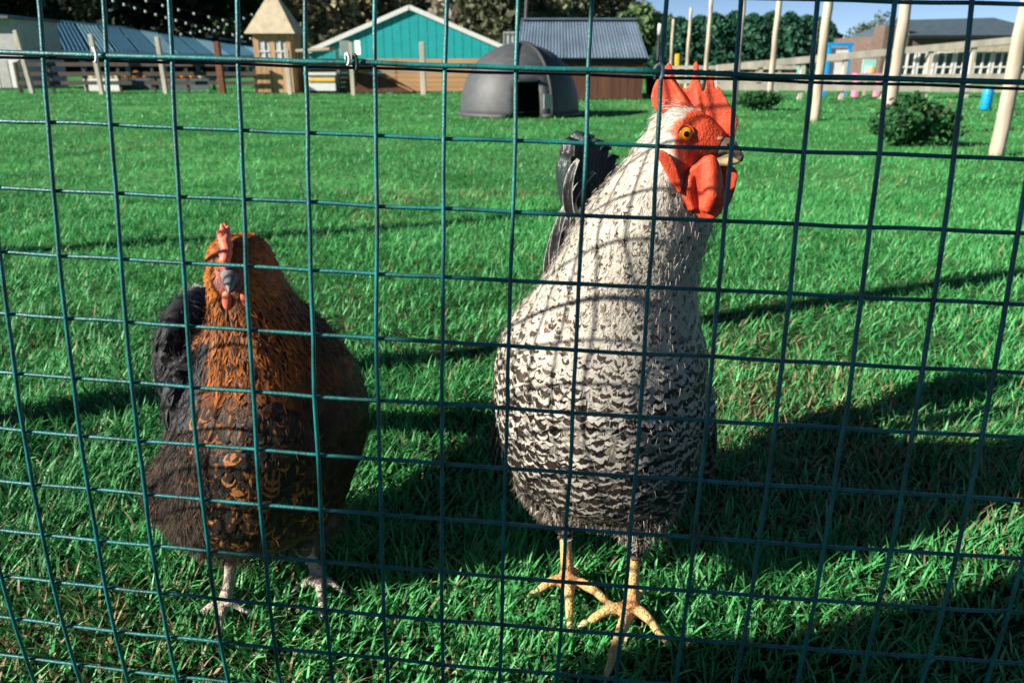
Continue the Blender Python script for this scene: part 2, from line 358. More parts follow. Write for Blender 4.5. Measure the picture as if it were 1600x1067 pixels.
ROWS7 = np.array([0, 0.25, 0.48, 0.68, 0.84, 0.95, 1.0])
PROF7 = np.array([0.45, 0.82, 0.98, 1.0, 0.86, 0.56, 0.16])
PROFN = np.array([0.55, 0.9, 1.0, 0.92, 0.70, 0.38, 0.06])
def feathers_mesh(name, body, P, T, Nn, Ln, W, lift, ca, cb, pt, pointed, cup=0.10):
    """one mesh of n feathers, 7 rows x 3 verts. P root, T direction, Nn surface normal"""
    n = len(P); B = np.cross(Nn, T); V = np.empty((n, 7, 3, 3), np.float32); rnd = rng.random(n)
    prof = PROF7[None]*(1-pointed[:,None]) + PROFN[None]*pointed[:,None]
    tw = rng.normal(0, 0.10, n); cur = P.copy(); d = T.copy(); nrm = Nn.copy()
    bv = BVHTree.FromPolygons([tuple(v) for v in mesh_np(body)[0].tolist()], [tuple(p.vertices) for p in body.polygons])
    lift = np.broadcast_to(lift, (n,))
    for r in range(7):
        s = ROWS7[r]
        if r:                                   # creep along the skin so the feather hugs the body
            cur = cur + d*(Ln*(ROWS7[r]-ROWS7[r-1]))[:,None]
            for i in range(n):
                co, no, _, _ = bv.find_nearest(cur[i]); cur[i] = co; nrm[i] = no
            d = norm(d - nrm*(d*nrm).sum(1)[:,None])
        off = -0.0015 + lift*Ln*s**1.3 + 0.0006*np.sin(s*3+rnd*6)*s; B = np.cross(nrm, d)
        c = cur + nrm*off[:,None] + B*(tw*Ln*s*s)[:,None]
        T, Nn = d, nrm
        w = W*prof[:,r]/2
        V[:,r,0] = c - B*w[:,None] - Nn*(cup*w)[:,None]
        V[:,r,1] = c; V[:,r,2] = c + B*w[:,None] - Nn*(cup*w)[:,None]
        # rounded tip: outer verts lag behind shaft near the end
        lag = (0,0,0,0,0.01,0.02,0.02)[r]
        V[:,r,0] -= T*(Ln*lag)[:,None]; V[:,r,2] -= T*(Ln*lag)[:,None]
    base = (np.arange(n)*21)[:,None,None] + (np.arange(6)*3)[None,:,None] + np.arange(2)[None,None,:]
    F = np.stack([base, base+1, base+4, base+3], -1).reshape(-1, 4)
    fuv = np.empty((n, 7, 3, 4), np.float32)
    fuv[...,0] = np.array([0, .5, 1])[None,None]; fuv[...,1] = ROWS7[None,:,None]; fuv[...,2] = rnd[:,None,None]; fuv[...,3] = 1
    ex = lambda a: np.repeat(np.asarray(a, np.float32), 21, axis=0)
    ca4 = np.c_[ca, np.ones(n)]; cb4 = np.c_[cb, np.ones(n)]
    return npmesh(name, V.reshape(-1, 3), F, {'fuv': fuv.reshape(-1, 4), 'ca': ex(ca4), 'cb': ex(cb4), 'pt': ex(pt)})
def sample_surface(me, n, radius_fn=None):
    me.calc_loop_triangles(); t = np.empty(len(me.loop_triangles)*3, np.int32); me.loop_triangles.foreach_get('vertices', t); t = t.reshape(-1, 3)
    V, Nn = mesh_np(me); a, b, c = V[t[:,0]], V[t[:,1]], V[t[:,2]]
    ar = np.linalg.norm(np.cross(b-a, c-a), axis=1); i = rng.choice(len(t), n, p=ar/ar.sum())
    r1, r2 = np.sqrt(rng.random(n)), rng.random(n); w = np.stack([1-r1, r1*(1-r2), r1*r2], 1)[...,None]
    P = a[i]*w[:,0]+b[i]*w[:,1]+c[i]*w[:,2]; Q = Nn[t[i,0]]*w[:,0]+Nn[t[i,1]]*w[:,1]+Nn[t[i,2]]*w[:,2]
    return P, Q/np.linalg.norm(Q, axis=1, keepdims=True)
def thin(P, rad):
    """greedy spacing: drop points nearer than rad (array) to one kept already"""
    cell = float(rad.max()); grid = {}; keep = []
    for i, p in enumerate(P):
        c = (int(p[0]//cell), int(p[1]//cell), int(p[2]//cell)); ok = True; r2 = rad[i]*rad[i]
        for dx in (-1,0,1):
            for dy in (-1,0,1):
                for dz in (-1,0,1):
                    for j in grid.get((c[0]+dx, c[1]+dy, c[2]+dz), ()):
                        q = P[j]
                        if (p[0]-q[0])**2+(p[1]-q[1])**2+(p[2]-q[2])**2 < r2: ok = False; break
                    if not ok: break
                if not ok: break
            if not ok: break
        if ok: grid.setdefault(c, []).append(i); keep.append(i)
    return np.array(keep)
def sl_from_px(rows):
    out = []
    for py, l, r, Y, ry in rows:
        a, b = at(l, py, Y), at(r, py, Y); out.append(((a.x+b.x)/2, Y, a.z, (b.x-a.x)/2, ry))
    return out
def resample(sl, k=4):
    A = np.array(sl); t = np.arange(len(A)); tt = np.linspace(0, len(A)-1, (len(A)-1)*k+1)
    return [tuple(np.interp(x, t, A[:,j]) for j in range(5)) for x in tt]
def outline(mb, pts, Yc, thick, tilt=0.0, x0=1075):
    P = [at(x, y, Yc - tilt*(x-x0)*0.00067) for x, y in pts]
    mb.prism(P, Vector((tilt*0.3, 1, 0)).normalized()*thick); return mb
def proj_np(P):
    c, s = math.cos(PITCH), math.sin(PITCH); z = P[:,2]-CAM_H; d = P[:,1]*c - z*s
    return 800+FPX*P[:,0]/d, 533.5-FPX*(P[:,1]*s+z*c)/d
def norm(a): return a/np.maximum(np.linalg.norm(a, axis=1, keepdims=True), 1e-9)
def strands_mesh(name, P, D, Ln, W, col, droop):
    """fine downy strands, 3 rows"""
    n = len(P); side = norm(np.cross(D, rng.normal(0, 1, (n, 3)))); V = np.empty((n, 3, 2, 3), np.float32)
    for r in range(3):
        s = r/2; c = P + D*(Ln*s)[:,None] + np.array([0,0,-1])*(droop*Ln*s*s)[:,None]; w = W*(1, .8, .15)[r]/2
        V[:,r,0] = c-side*w[:,None]; V[:,r,1] = c+side*w[:,None]
    base = (np.arange(n)*6)[:,None]; F = np.stack([np.c_[base, base+1, base+3, base+2], np.c_[base+2, base+3, base+5, base+4]], 1).reshape(-1, 4)
    return npmesh(name, V.reshape(-1, 3), F, {'col': np.repeat(col, 6, axis=0)})
m_down = attr_mat('down', 'col', rough=0.8, spec=0.15, transl=0.2, var=0.2, sheen=0.05)
m_body = attr_mat('bird_skin', 'col', rough=0.55, spec=0.35, bump=0.45, bscale=420, var=0.15, vscale=150)
def leg_scutes(m):
    N = m.node_tree.nodes; L = m.node_tree.links; b = N['Principled BSDF']; at_ = [n for n in N if n.type == 'ATTRIBUTE'][0]; old = b.inputs['Normal'].links[0].from_socket
    tc = N.new('ShaderNodeTexCoord'); vo = N.new('ShaderNodeTexVoronoi'); vo.feature = 'DISTANCE_TO_EDGE'; vo.inputs['Scale'].default_value = 210
    mp = N.new('ShaderNodeMapping'); mp.inputs['Scale'].default_value = (.75,.75,1.15); L.new(tc.outputs['Object'], mp.inputs[0]); L.new(mp.outputs[0], vo.inputs['Vector'])
    sm = N.new('ShaderNodeMapRange'); sm.inputs[2].default_value = .16; L.new(vo.outputs['Distance'], sm.inputs[0])
    mu = N.new('ShaderNodeMath'); mu.operation = 'MULTIPLY'; L.new(sm.outputs[0], mu.inputs[0]); L.new(at_.outputs['Alpha'], mu.inputs[1])
    bp = N.new('ShaderNodeBump'); bp.inputs['Strength'].default_value = .7; bp.inputs['Distance'].default_value = .0015; L.new(mu.outputs[0], bp.inputs['Height']); L.new(old, bp.inputs['Normal']); L.new(bp.outputs[0], b.inputs['Normal'])
leg_scutes(m_body)
def claw(kid, a, e, m):
    d = (e-a); d.z = 0; d.normalize(); p = Vector((e.x,e.y,.011)); me = MB().tube([p-d*.004, p+d*.004+Vector((0,0,.001)), p+d*.010+Vector((0,0,-.003)), p+d*.014+Vector((0,0,-.008))], [.0046,.0040,.0024,.0006], 8).mesh('claw', True)
    kid(obj('claw', me, None, m))
def flesh_mat(name, col, bump=0.42, var=0.22, rough=0.5):
    """warty red skin: fine papillae in rows"""
    m = mat(name, col, rough=rough, var=var, scale=220, spec=0.4); N = m.node_tree.nodes; L = m.node_tree.links; b = N['Principled BSDF']
    b.inputs['Subsurface Weight'].default_value = 0.15; b.inputs['Subsurface Radius'].default_value = (0.006, 0.0015, 0.0008); b.inputs['Subsurface Scale'].default_value = 0.6
    rp = [n for n in N if n.type == 'VALTORGB'][0]; big = N.new('ShaderNodeTexNoise'); big.inputs['Scale'].default_value = 55; big.inputs['Detail'].default_value = 5
    hs = N.new('ShaderNodeMix'); hs.data_type = 'RGBA'; fr = N.new('ShaderNodeMapRange'); fr.inputs[1].default_value = .5; fr.inputs[2].default_value = .75; fr.inputs[4].default_value = .55
    tcb = N.new('ShaderNodeTexCoord'); L.new(tcb.outputs['Object'], big.inputs['Vector']); L.new(big.outputs['Fac'], fr.inputs[0]); L.new(fr.outputs[0], hs.inputs[0]); L.new(rp.outputs[0], hs.inputs[6]); hs.inputs[7].default_value = (min(1,col[0]*.95), col[1]*2.3+.02, col[2]*2.6+.02, 1); L.new(hs.outputs[2], b.inputs['Base Color'])
    vo = N.new('ShaderNodeTexVoronoi'); vo.inputs['Scale'].default_value = 850; tc = N.new('ShaderNodeTexCoord'); L.new(tc.outputs['Object'], vo.inputs['Vector'])
    bp = N.new('ShaderNodeBump'); bp.inputs['Strength'].default_value = bump; bp.inputs['Distance'].default_value = 0.0015; bp.invert = True
    L.new(vo.outputs['Distance'], bp.inputs['Height']); L.new(bp.outputs[0], b.inputs['Normal']); return m
m_comb = flesh_mat('comb_red', (0.60, 0.058, 0.018))
m_hencomb = flesh_mat('comb_pink', (0.72, 0.15, 0.085), 0.2)
m_horn = mat('horn', (0.55, 0.42, 0.22), rough=0.35, var=0.2, scale=60)
m_darkhorn = mat('dark_horn', (0.03, 0.032, 0.035), rough=0.35, var=0.3, scale=60)
def eye_mat(name, iris):
    m = bpy.data.materials.new(name); m.use_nodes = True; N = m.node_tree.nodes; L = m.node_tree.links; b = N['Principled BSDF']
    b.inputs['Roughness'].default_value = 0.08
    tc = N.new('ShaderNodeTexCoord'); sx = N.new('ShaderNodeSeparateXYZ'); L.new(tc.outputs['Object'], sx.inputs[0])
    a = N.new('ShaderNodeMath'); a.operation = 'POWER'; L.new(sx.outputs[0], a.inputs[0]); a.inputs[1].default_value = 2
    c = N.new('ShaderNodeMath'); c.operation = 'POWER'; L.new(sx.outputs[1], c.inputs[0]); c.inputs[1].default_value = 2
    d = N.new('ShaderNodeMath'); L.new(a.outputs[0], d.inputs[0]); L.new(c.outputs[0], d.inputs[1])
    e = N.new('ShaderNodeMath'); e.operation = 'SQRT'; L.new(d.outputs[0], e.inputs[0])
    r = N.new('ShaderNodeValToRGB'); r.color_ramp.elements[0].position = 0.0; r.color_ramp.elements[0].color = (*iris, 1)
    q = r.color_ramp.elements; q[1].position = 1.0; q[1].color = (0.03, 0.01, 0.0, 1)
    k = q.new(0.62); k.color = (*iris, 1); k = q.new(0.74); k.color = (0.03, 0.008, 0.0, 1); k = q.new(0.45); k.color = (iris[0], iris[1]*0.7, iris[2], 1)
    L.new(e.outputs[0], r.inputs[0]); L.new(r.outputs[0], b.inputs['Base Color']); MATS[name] = m; return m
def eye(parent, c, direction, rad, iris, name='eye'):
    """ball with iris; pupil is its own small dome"""
    bm = bmesh.new(); bmesh.ops.create_uvsphere(bm, u_segments=24, v_segments=16, radius=1); me = bpy.data.meshes.new('eye'); bm.to_mesh(me); bm.free()
    me.polygons.foreach_set('use_smooth', np.ones(len(me.polygons), bool))
    o = obj('eye', me, parent, iris); o.location = c; o.rotation_euler = Vector(direction).to_track_quat('Z', 'Y').to_euler(); o.scale = (rad,)*3
    mb = MB(); mb.ell((0, 0, 0.965), (0.30, 0.30, 0.06), None, 16); p = mb.build('pupil', m_pupil, o, True)
    mb = MB(); ring = [(0.86*math.cos(t), 0.86*math.sin(t), 0.52) for t in [2*math.pi*i/28 for i in range(29)]]
    mb.tube(ring, 0.15, 8, False).build('eyelid', iris_lid[name], o, True); return o
m_pupil = mat('pupil', (0.004, 0.004, 0.004), rough=0.05)
iris_lid = {'eye': m_comb}
def toe(mb, a, b, r0, r1, arch=0.006):
    a, b = Vector(a), Vector(b); pts = []; rad = []
    for i in range(7):
        s = i/6; p = a.lerp(b, s); p.z += arch*math.sin(math.pi*s); pts.append(p); rad.append((r0*(1-s)+r1*s)*(1+0.10*math.cos(s*math.pi*5)))
    mb.tube(pts, rad, 8)

# ---------------- rooster
def make_rooster():
    root = thing('rooster', 'tall black and white barred rooster with red comb and wattles, facing the fence', 'chicken', (0.11, 0.87, 0))
    inv = Matrix.Translation((-0.11, -0.87, 0))
    def kid(o): o.matrix_parent_inverse = inv; o.parent = root; o.matrix_parent_inverse = inv; return o
    rows = [(772,905,985,.90,.04),(766,860,1026,.905,.075),(750,832,1054,.912,.105),(728,808,1076,.92,.125),(696,789,1086,.925,.138),(660,780,1090,.927,.144),(620,775,1097,.925,.146),
            (580,774,1101,.92,.14),(540,780,1100,.91,.126),(500,798,1092,.90,.108),(465,829,1087,.89,.092),(430,856,1087,.88,.081),(390,881,1096,.875,.078),(350,900,1110,.867,.073),
            (310,930,1106,.863,.066),(270,966,1100,.858,.056),(235,996,1092,.853,.044),(205,1018,1090,.85,.036),(180,1030,1086,.85,.028),(166,1042,1072,.85,.014)]
    sl = sl_from_px(rows); mb = MB(); mb.slices(resample(sl), 40)
    # rump and saddle towards the tail
    mb.tube([(0.10,.95,.24),(0.095,1.06,.25),(0.09,1.13,.28),(0.085,1.18,.33)], [.10,.085,.055,.03], 20)
    # skull and face
    h0, h1 = at(1062,208,.848), at(1128,232,.835)
    mb.tube([h0, h0.lerp(h1,.5), h1], [.030,.0265,.0155], 20)
    mb.ell(at(1080,252,.842), (.026,.020,.024))
    # folded wings
    for sx, l in ((-1, 792), (1, 1098)):
        c = at(l-(-8*sx), 630, .97); mb.ell((c.x-sx*0.037, c.y, c.z), (.034,.12,.07), Matrix.Rotation(-0.35, 3, 'X'))
    # thighs
    LF, RF = gnd(887, 925), gnd(985, 968)      # where the shanks meet the toes
    tl, tr = at(882, 822, .885), at(992, 846, .832)
    mb.tube([at(866,710,.90), at(866,752,.895), at(878,790,.888), tl], [.058,.046,.029,.012], 20)
    mb.tube([at(1012,720,.87), at(1008,772,.85), at(996,812,.835), tr], [.056,.044,.029,.013], 20)
    # shanks and toes
    for top, ft, toes in ((tl, LF, [(836,938),(890,985),(952,955),(900,905)]), (tr, RF, [(916,985),(950,1058),(1032,1006),(1000,940)])):
        f0 = Vector((ft.x, ft.y, .016)); mb.tube([top+Vector((0,0,.02)), top.lerp(f0,.35), top.lerp(f0,.75), f0], [.0095,.0084,.0088,.0112], 12)
        mb.ell(f0, (.015,.015,.011))
        for i, (x, y) in enumerate(toes):
            e = gnd(x, y); e.z = 0.010; toe(mb, f0, e, .0092, .0052 if i < 3 else .0042, 0.010); claw(kid, f0, e, m_horn)
    body = organic(mb, 'body', 0.0030, 7)
    V, Nn = mesh_np(body); X, Yp = proj_np(V)
    # natural colour regions of the skin
    headz = V[:,2] > at(1080,300,.85).z
    nz_ = np.array([mnoise.noise(Vector(p)*120) for p in V[:]]) if len(V) < 120000 else np.zeros(len(V))
    def el(cx, cy, rx, ry): return ((X-cx)/rx)**2+((Yp-cy)/ry)**2
    face = np.minimum(el(1100,216,60,42), el(1098,258,44,38)) + nz_*0.25
    face = np.where(headz, 1-smooth01(face, 0.85, 1.1), 0)
    white = 1-smooth01(el(1036,222,20,16), .8, 1.2); face = face*(1-white*headz)
    legz = 1-smooth01(V[:,2], 0.096, 0.106)
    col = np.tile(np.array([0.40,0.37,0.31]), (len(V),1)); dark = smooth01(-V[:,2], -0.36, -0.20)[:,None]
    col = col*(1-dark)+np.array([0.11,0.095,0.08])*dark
    col = col*(1-face[:,None])+np.array([0.60,0.070,0.023])*face[:,None]
    red = np.clip(1-np.minimum(np.linalg.norm(V-np.array([LF.x,LF.y,.022]),axis=1), np.linalg.norm(V-np.array([RF.x,RF.y,.022]),axis=1))/0.035, 0, 1)[:,None]**1.2
    yel = np.array([0.58,0.38,0.15])*(1-red*0.75)+np.array([0.52,0.13,0.045])*red*0.75
    col = col*(1-legz[:,None])+yel*legz[:,None]
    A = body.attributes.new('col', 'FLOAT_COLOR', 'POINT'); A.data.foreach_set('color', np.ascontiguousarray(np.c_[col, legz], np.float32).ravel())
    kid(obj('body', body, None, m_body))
    # ---- plumage
    P, Q = sample_surface(body, 100000); X, Yp = proj_np(P); z = P[:,2]
    zs = np.array([s[2] for s in sl]); o_ = np.argsort(zs)
    zneck0, zneck1 = at(0,560,.92).z, at(0,405,.88).z
    nf = smooth01(z, zneck0, zneck1)                       # 1 on the neck
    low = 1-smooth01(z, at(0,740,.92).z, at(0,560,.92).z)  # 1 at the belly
    headf = smooth01(z, at(0,270,.86).z, at(0,215,.855).z)
    rad = 0.0088*(1-nf)+0.0046*nf; rad = rad*(1-0.40*headf)
    efc = np.minimum(((X-1100)/58)**2+((Yp-216)/41)**2, ((X-1098)/43)**2+((Yp-258)/37)**2)
    wh = ((X-1036)/20)**2+((Yp-222)/16)**2 < 1
    ok = (z > 0.104) & ~((z > at(1080,300,.85).z) & (efc < 1) & ~wh & (P[:,0] > at(1040,220,.85).x))
    idx = np.where(ok)[0]; idx = idx[thin(P[idx], rad[idx])]
    P, Q, z, nf, low, headf = P[idx], Q[idx], z[idx], nf[idx], low[idx], headf[idx]; n = len(P)
    cx = np.interp(z, zs[o_], np.array([s[0] for s in sl])[o_]); dcx = (np.interp(z+.01, zs[o_], np.array([s[0] for s in sl])[o_])-cx)/.01
    fl = np.c_[-dcx*0.9, 0.10+0.75*np.clip(Q[:,1]+0.45, 0, 2)*(1-nf), -np.ones(n)]
    fl[:,0] += (P[:,0]-cx)*1.5*nf
    # crown feathers sweep back
    fl = fl*(1-headf[:,None]) + np.c_[-1.2*np.ones(n), 0.3*np.ones(n), -0.45*np.ones(n)]*headf[:,None]
    fl += rng.normal(0, 0.07, (n,3)); T = norm(fl - Q*(fl*Q).sum(1)[:,None])
    Ln = (0.034*(1-nf)+0.026*nf)*(1-0.45*headf)*rng.uniform(.85,1.15,n); W = (0.0190*(1-nf)+0.0080*nf)*(1-0.35*headf)*rng.uniform(.85,1.15,n)
    wing = np.clip(np.abs(Q[:,0])*1.8-.85,0,1)*(1-nf)*(z > at(0,720,.95).z); Ln = Ln*(1+.5*wing); W = W*(1+0.15*low*(1-nf))*(1+.3*wing)      # larger wing coverts on the flanks
    cream = np.array([0.48,0.445,0.385]); brown = np.array([0.018,0.013,0.011])
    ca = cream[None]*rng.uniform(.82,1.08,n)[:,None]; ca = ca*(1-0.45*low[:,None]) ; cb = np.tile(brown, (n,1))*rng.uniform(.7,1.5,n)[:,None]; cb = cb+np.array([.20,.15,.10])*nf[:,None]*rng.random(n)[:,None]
    ca = ca*(1-headf[:,None])+np.array([.62,.59,.52])*headf[:,None]
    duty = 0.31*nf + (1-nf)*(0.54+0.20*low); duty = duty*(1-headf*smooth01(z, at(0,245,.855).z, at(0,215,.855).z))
    duty = np.clip(duty + 0.12*np.clip(np.abs(Q[:,0])*1.6-.6,0,1)*(1-nf) + rng.normal(0,.04,n), 0, 1); duty[headf > 0.9] = 0
    pt = np.c_[duty, np.zeros(n), np.zeros(n), np.where(nf > .5, 0.22, 0.27)+rng.uniform(-.03,.03,n)]
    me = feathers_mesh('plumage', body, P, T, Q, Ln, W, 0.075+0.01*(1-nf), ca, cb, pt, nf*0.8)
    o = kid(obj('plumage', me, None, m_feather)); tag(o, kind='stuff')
    # wispy barbs that soften the feather edges
    iw = rng.choice(n, 26000); Pw = P[iw]+T[iw]*(Ln[iw]*rng.uniform(.3,.95,26000))[:,None]*.8+Q[iw]*.0012+rng.normal(0,.0022,(26000,3)); Dw = norm(T[iw]+Q[iw]*.10+rng.normal(0,.16,(26000,3)))
    dkw = (rng.random(26000) < duty[iw])[:,None]; cw = np.where(dkw, cb[iw], ca[iw]*1.05); sel = (P[iw][:,2] > .12)&(rng.random(26000) < .5)
    tag(kid(obj('barbs', strands_mesh('barbs', Pw[sel], Dw[sel], rng.uniform(.005,.010,26000)[sel], np.full(26000,.00055)[sel], cw[sel], .05), None, m_down)), kind='stuff')
    # downy thighs and belly
    P, Q = sample_surface(body, 60000); k = (P[:,2] > 0.104) & (P[:,2] < 0.155-0.035*rng.random(len(P))); P, Q = P[k], Q[k]; n = len(P)
    D = norm(Q*0.25+np.array([0,0.1,-1.0])+rng.normal(0,.35,(n,3))); t = rng.random(n)[:,None]
    band = (np.sin(P[:,2]*520+rng.normal(0,.5,n)+np.sin(P[:,0]*60)) > 0.1)[:,None]
    colr = np.where(band, np.array([0.52,0.46,0.39]), np.array([0.19,0.15,0.12]))*(0.7+0.6*t)
    o = kid(obj('down', strands_mesh('down', P+Q*0.004, D, rng.uniform(.005,.011,n), np.full(n,.0008), colr, 0.15), None, m_down)); tag(o, kind='stuff')
    # ---- head furniture
    def c8(pts): return [(1000+u/3.95, 90+v/3.95) for u, v in pts]
    comb = c8([(140,345),(100,332),(76,290),(68,245),(80,190),(100,145),(122,120),(140,98),(152,110),(158,140),(166,160),(170,120),(160,70),(166,36),(180,32),(194,52),(206,100),(226,150),(256,180),(280,196),(300,185),(318,140),(330,90),(332,40),(345,26),(358,36),(364,90),(372,165),(386,214),(398,208),(410,160),(420,120),(434,106),(448,120),(456,170),(462,205),(470,192),(482,178),(496,196),(520,238),(556,296),(588,338),(602,400),(592,450),(582,500),(556,530),(520,530),(470,480),(430,450),(360,390),(300,350),(220,330)])
    mb = MB(); outline(mb, comb, .846, .0075, 0.25)
    for fx, fy, gx, gy, fr in ((1082,180,1045,120,.0045),(1095,185,1085,110,.005),(1105,190,1108,125,.0045),(1118,200,1126,150,.0045),(1130,212,1143,185,.005)): mb.tube([at(fx,fy,.840), at((fx+gx)/2,(fy+gy)/2,.8425), at(gx,gy,.845)], [fr,fr*.85,fr*.4], 8)
    mb.tube([at(1035,172,.848), at(1075,180,.846), at(1105,200,.842), at(1132,218,.836)], [.008,.0095,.0095,.008], 10)
    kid(obj('comb', organic(mb, 'comb', 0.0011, 3), None, m_comb))['label'] = 'bright red upright comb with five points'
    near = c8([(300,690),(345,660),(400,610),(450,600),(480,640),(500,700),(512,800),(516,880),(506,950),(470,985),(420,1000),(370,990),(325,955),(292,895),(272,820),(276,745)])
    mb = MB(); outline(mb, near, .808, .010, 0.1); mb.tube([at(1108,246,.806), at(1112,275,.802), at(1112,305,.801), at(1102,330,.802)], [.007,.0095,.0095,.007], 12); mb.tube([at(1078,275,.805), at(1073,300,.803), at(1082,328,.803)], [.005,.0058,.005], 10); kid(obj('wattle', organic(mb, 'wattle', 0.0014, 5), None, m_comb))
    far = c8([(430,610),(520,610),(560,660),(592,690),(600,725),(586,800),(566,865),(545,915),(520,930),(490,900),(470,800)])
    mb = MB(); outline(mb, far, .848, .010, 0.25); kid(obj('wattle', organic(mb, 'wattle', 0.0014, 5), None, m_comb))
    lobe = c8([(105,575),(150,575),(190,610),(222,680),(246,760),(250,830),(232,832),(195,775),(150,690),(112,620)])
    mb = MB(); outline(mb, lobe, .802, .014, 0.0); kid(obj('earlobe', organic(mb, 'earlobe', 0.0014, 4), None, m_comb))
    # beak
    b0, b1 = at(1122,233,.833), at(1158,249,.821)
    mb = MB(); mid = b0.lerp(b1,.55)+Vector((0,0,.006)); mb.tube([b0, b0.lerp(mid,.5)+Vector((0,0,.002)), mid, b1+Vector((0,0,.001)), b1+Vector((.0008,0,-.003))], [.0125,.0112,.0082,.0038,.001], 14)
    kid(obj('upper_beak', organic(mb, 'upper_beak', 0.0010, 4), None, mat('brown_horn', (.13,.10,.075), rough=.35, var=.4, scale=120)))
    mb = MB(); q0, q1 = at(1122,246,.833), at(1156,252,.822); mb.tube([q0, q0.lerp(q1,.6), q1], [.0095,.0075,.0022], 12)
    kid(obj('lower_beak', organic(mb, 'lower_beak', 0.0010, 4), None, m_horn))['label'] = 'pale horn coloured lower beak'
    mb = MB(); mb.ell(at(1126,217,.814), (.0036,.0025,.0022)); kid(mb.build('nostril', mat('nostril_skin', (.20,.13,.10)), None, True))
    # eyes
    im = eye_mat('orange_iris', (0.85, 0.33, 0.010))
    e = eye(root, at(1069,210,.8215)-Vector((0.11,0.87,0)), (0.04,-1,0.10), .0096, im)
    e = eye(root, at(1080,210,.874)-Vector((0.11,0.87,0)), (0.3,1,0.0), .0093, im)
    # tail sickles
    m_t = m_gloss
    def tail_feather(pts, w, ca, cb, pt, label=None, width_dir=(0.6,-0.8,0.0)):
        pts = [Vector(p) for p in pts]; A_ = np.array(pts); t = np.linspace(0, len(pts)-1, 15); S = np.stack([np.interp(t, np.arange(len(pts)), A_[:,j]) for j in range(3)], 1)
        for _ in range(3): S[1:-1] = (S[:-2]+2*S[1:-1]+S[2:])/4
        tang = norm(np.gradient(S, axis=0)); B = norm(np.cross(tang, np.cross(np.array(width_dir), tang)))
        Nr = np.cross(tang, B); pr = np.sin(np.linspace(0.35, 3.05, 15))**0.55; V = []; uv = []
        for i in range(15):
            for j, uu in enumerate((0,.25,.5,.75,1)):
                q = (uu-.5)*2; V.append(S[i]+B[i]*q*w/2*pr[i]-Nr[i]*q*q*w*0.12); uv.append((uu, i/14, .3, 1))
        F = [(i*5+j, i*5+j+1, i*5+j+6, i*5+j+5) for i in range(14) for j in range(4)]; n = len(V)
        me = npmesh('tail_feather', np.array(V), np.array(F), {'fuv': np.array(uv), 'ca': np.tile((*ca,1),(n,1)), 'cb': np.tile((*cb,1),(n,1)), 'pt': np.tile(pt,(n,1))})
        o = kid(obj('tail_feather', me, None, m_t)); sm = o.modifiers.new('thick', 'SOLIDIFY'); sm.thickness = 0.0012
        if label: o['label'] = label
    blk = (0.012,0.012,0.014); grn = (0.02,0.035,0.034); gry = (0.045,0.043,0.042)
    b = Vector((0.085,1.15,.30))
    fan = [((888,246),(880,262)),((893,219),(886,240)),((905,209),(896,232)),((920,213),(910,238)),((934,221),(922,246)),((947,231),(934,256)),((959,245),(944,268)),((968,262),(950,284)),((898,232),(890,256)),((926,232),(912,256))]
    for i, (tip, mid_) in enumerate(fan):
        Yt = 1.12+.012*i; base_ = (918+4*i, 400); pp = [base_, ((base_[0]*.45+mid_[0]*.55)-8, base_[1]*.4+mid_[1]*.6), mid_, tip, (tip[0]+7, tip[1]+3)]
        tail_feather([(b.x, b.y-.04, b.z-.02)]+[at(x, y, Yt) for x, y in pp], .034, blk if i % 2 else grn, gry, (0, 0, 0.10, 0))
    for i, (pp, w) in enumerate([([(925,400),(893,345),(886,310),(892,270),(905,250)],.020), ([(890,430),(880,380),(885,330),(905,290),(930,270)],.020), ([(880,450),(862,420),(868,370),(885,320),(905,300)],.018), ([(875,470),(853,440),(858,400),(872,350),(885,325)],.017), ([(890,430),(872,390),(880,345),(898,305),(915,285)],.017)]):
        tail_feather([(b.x, b.y-.04, b.z-.02)]+[at(x, y, 1.03+.008*i) for x, y in pp], w, blk, (.34,.32,.29), (0, 0, 0.13, 0))
    # flight feathers hanging beside the body
    for sx in (-1, 1):
        for i in range(5):
            p0 = at(790 if sx < 0 else 1098, 600, 1.0); p1 = at(783-3*i if sx < 0 else 1092+2*i, 690+14*i, 1.06+.015*i)
            q = p0.lerp(p1,.5)+Vector((sx*.012,0,0))
            tail_feather([p0, q, p1], .03, (.05,.045,.045), (.36,.33,.30), (0.35,0,0,.55), width_dir=(0.2*sx,-1,0))
    return root
make_rooster()

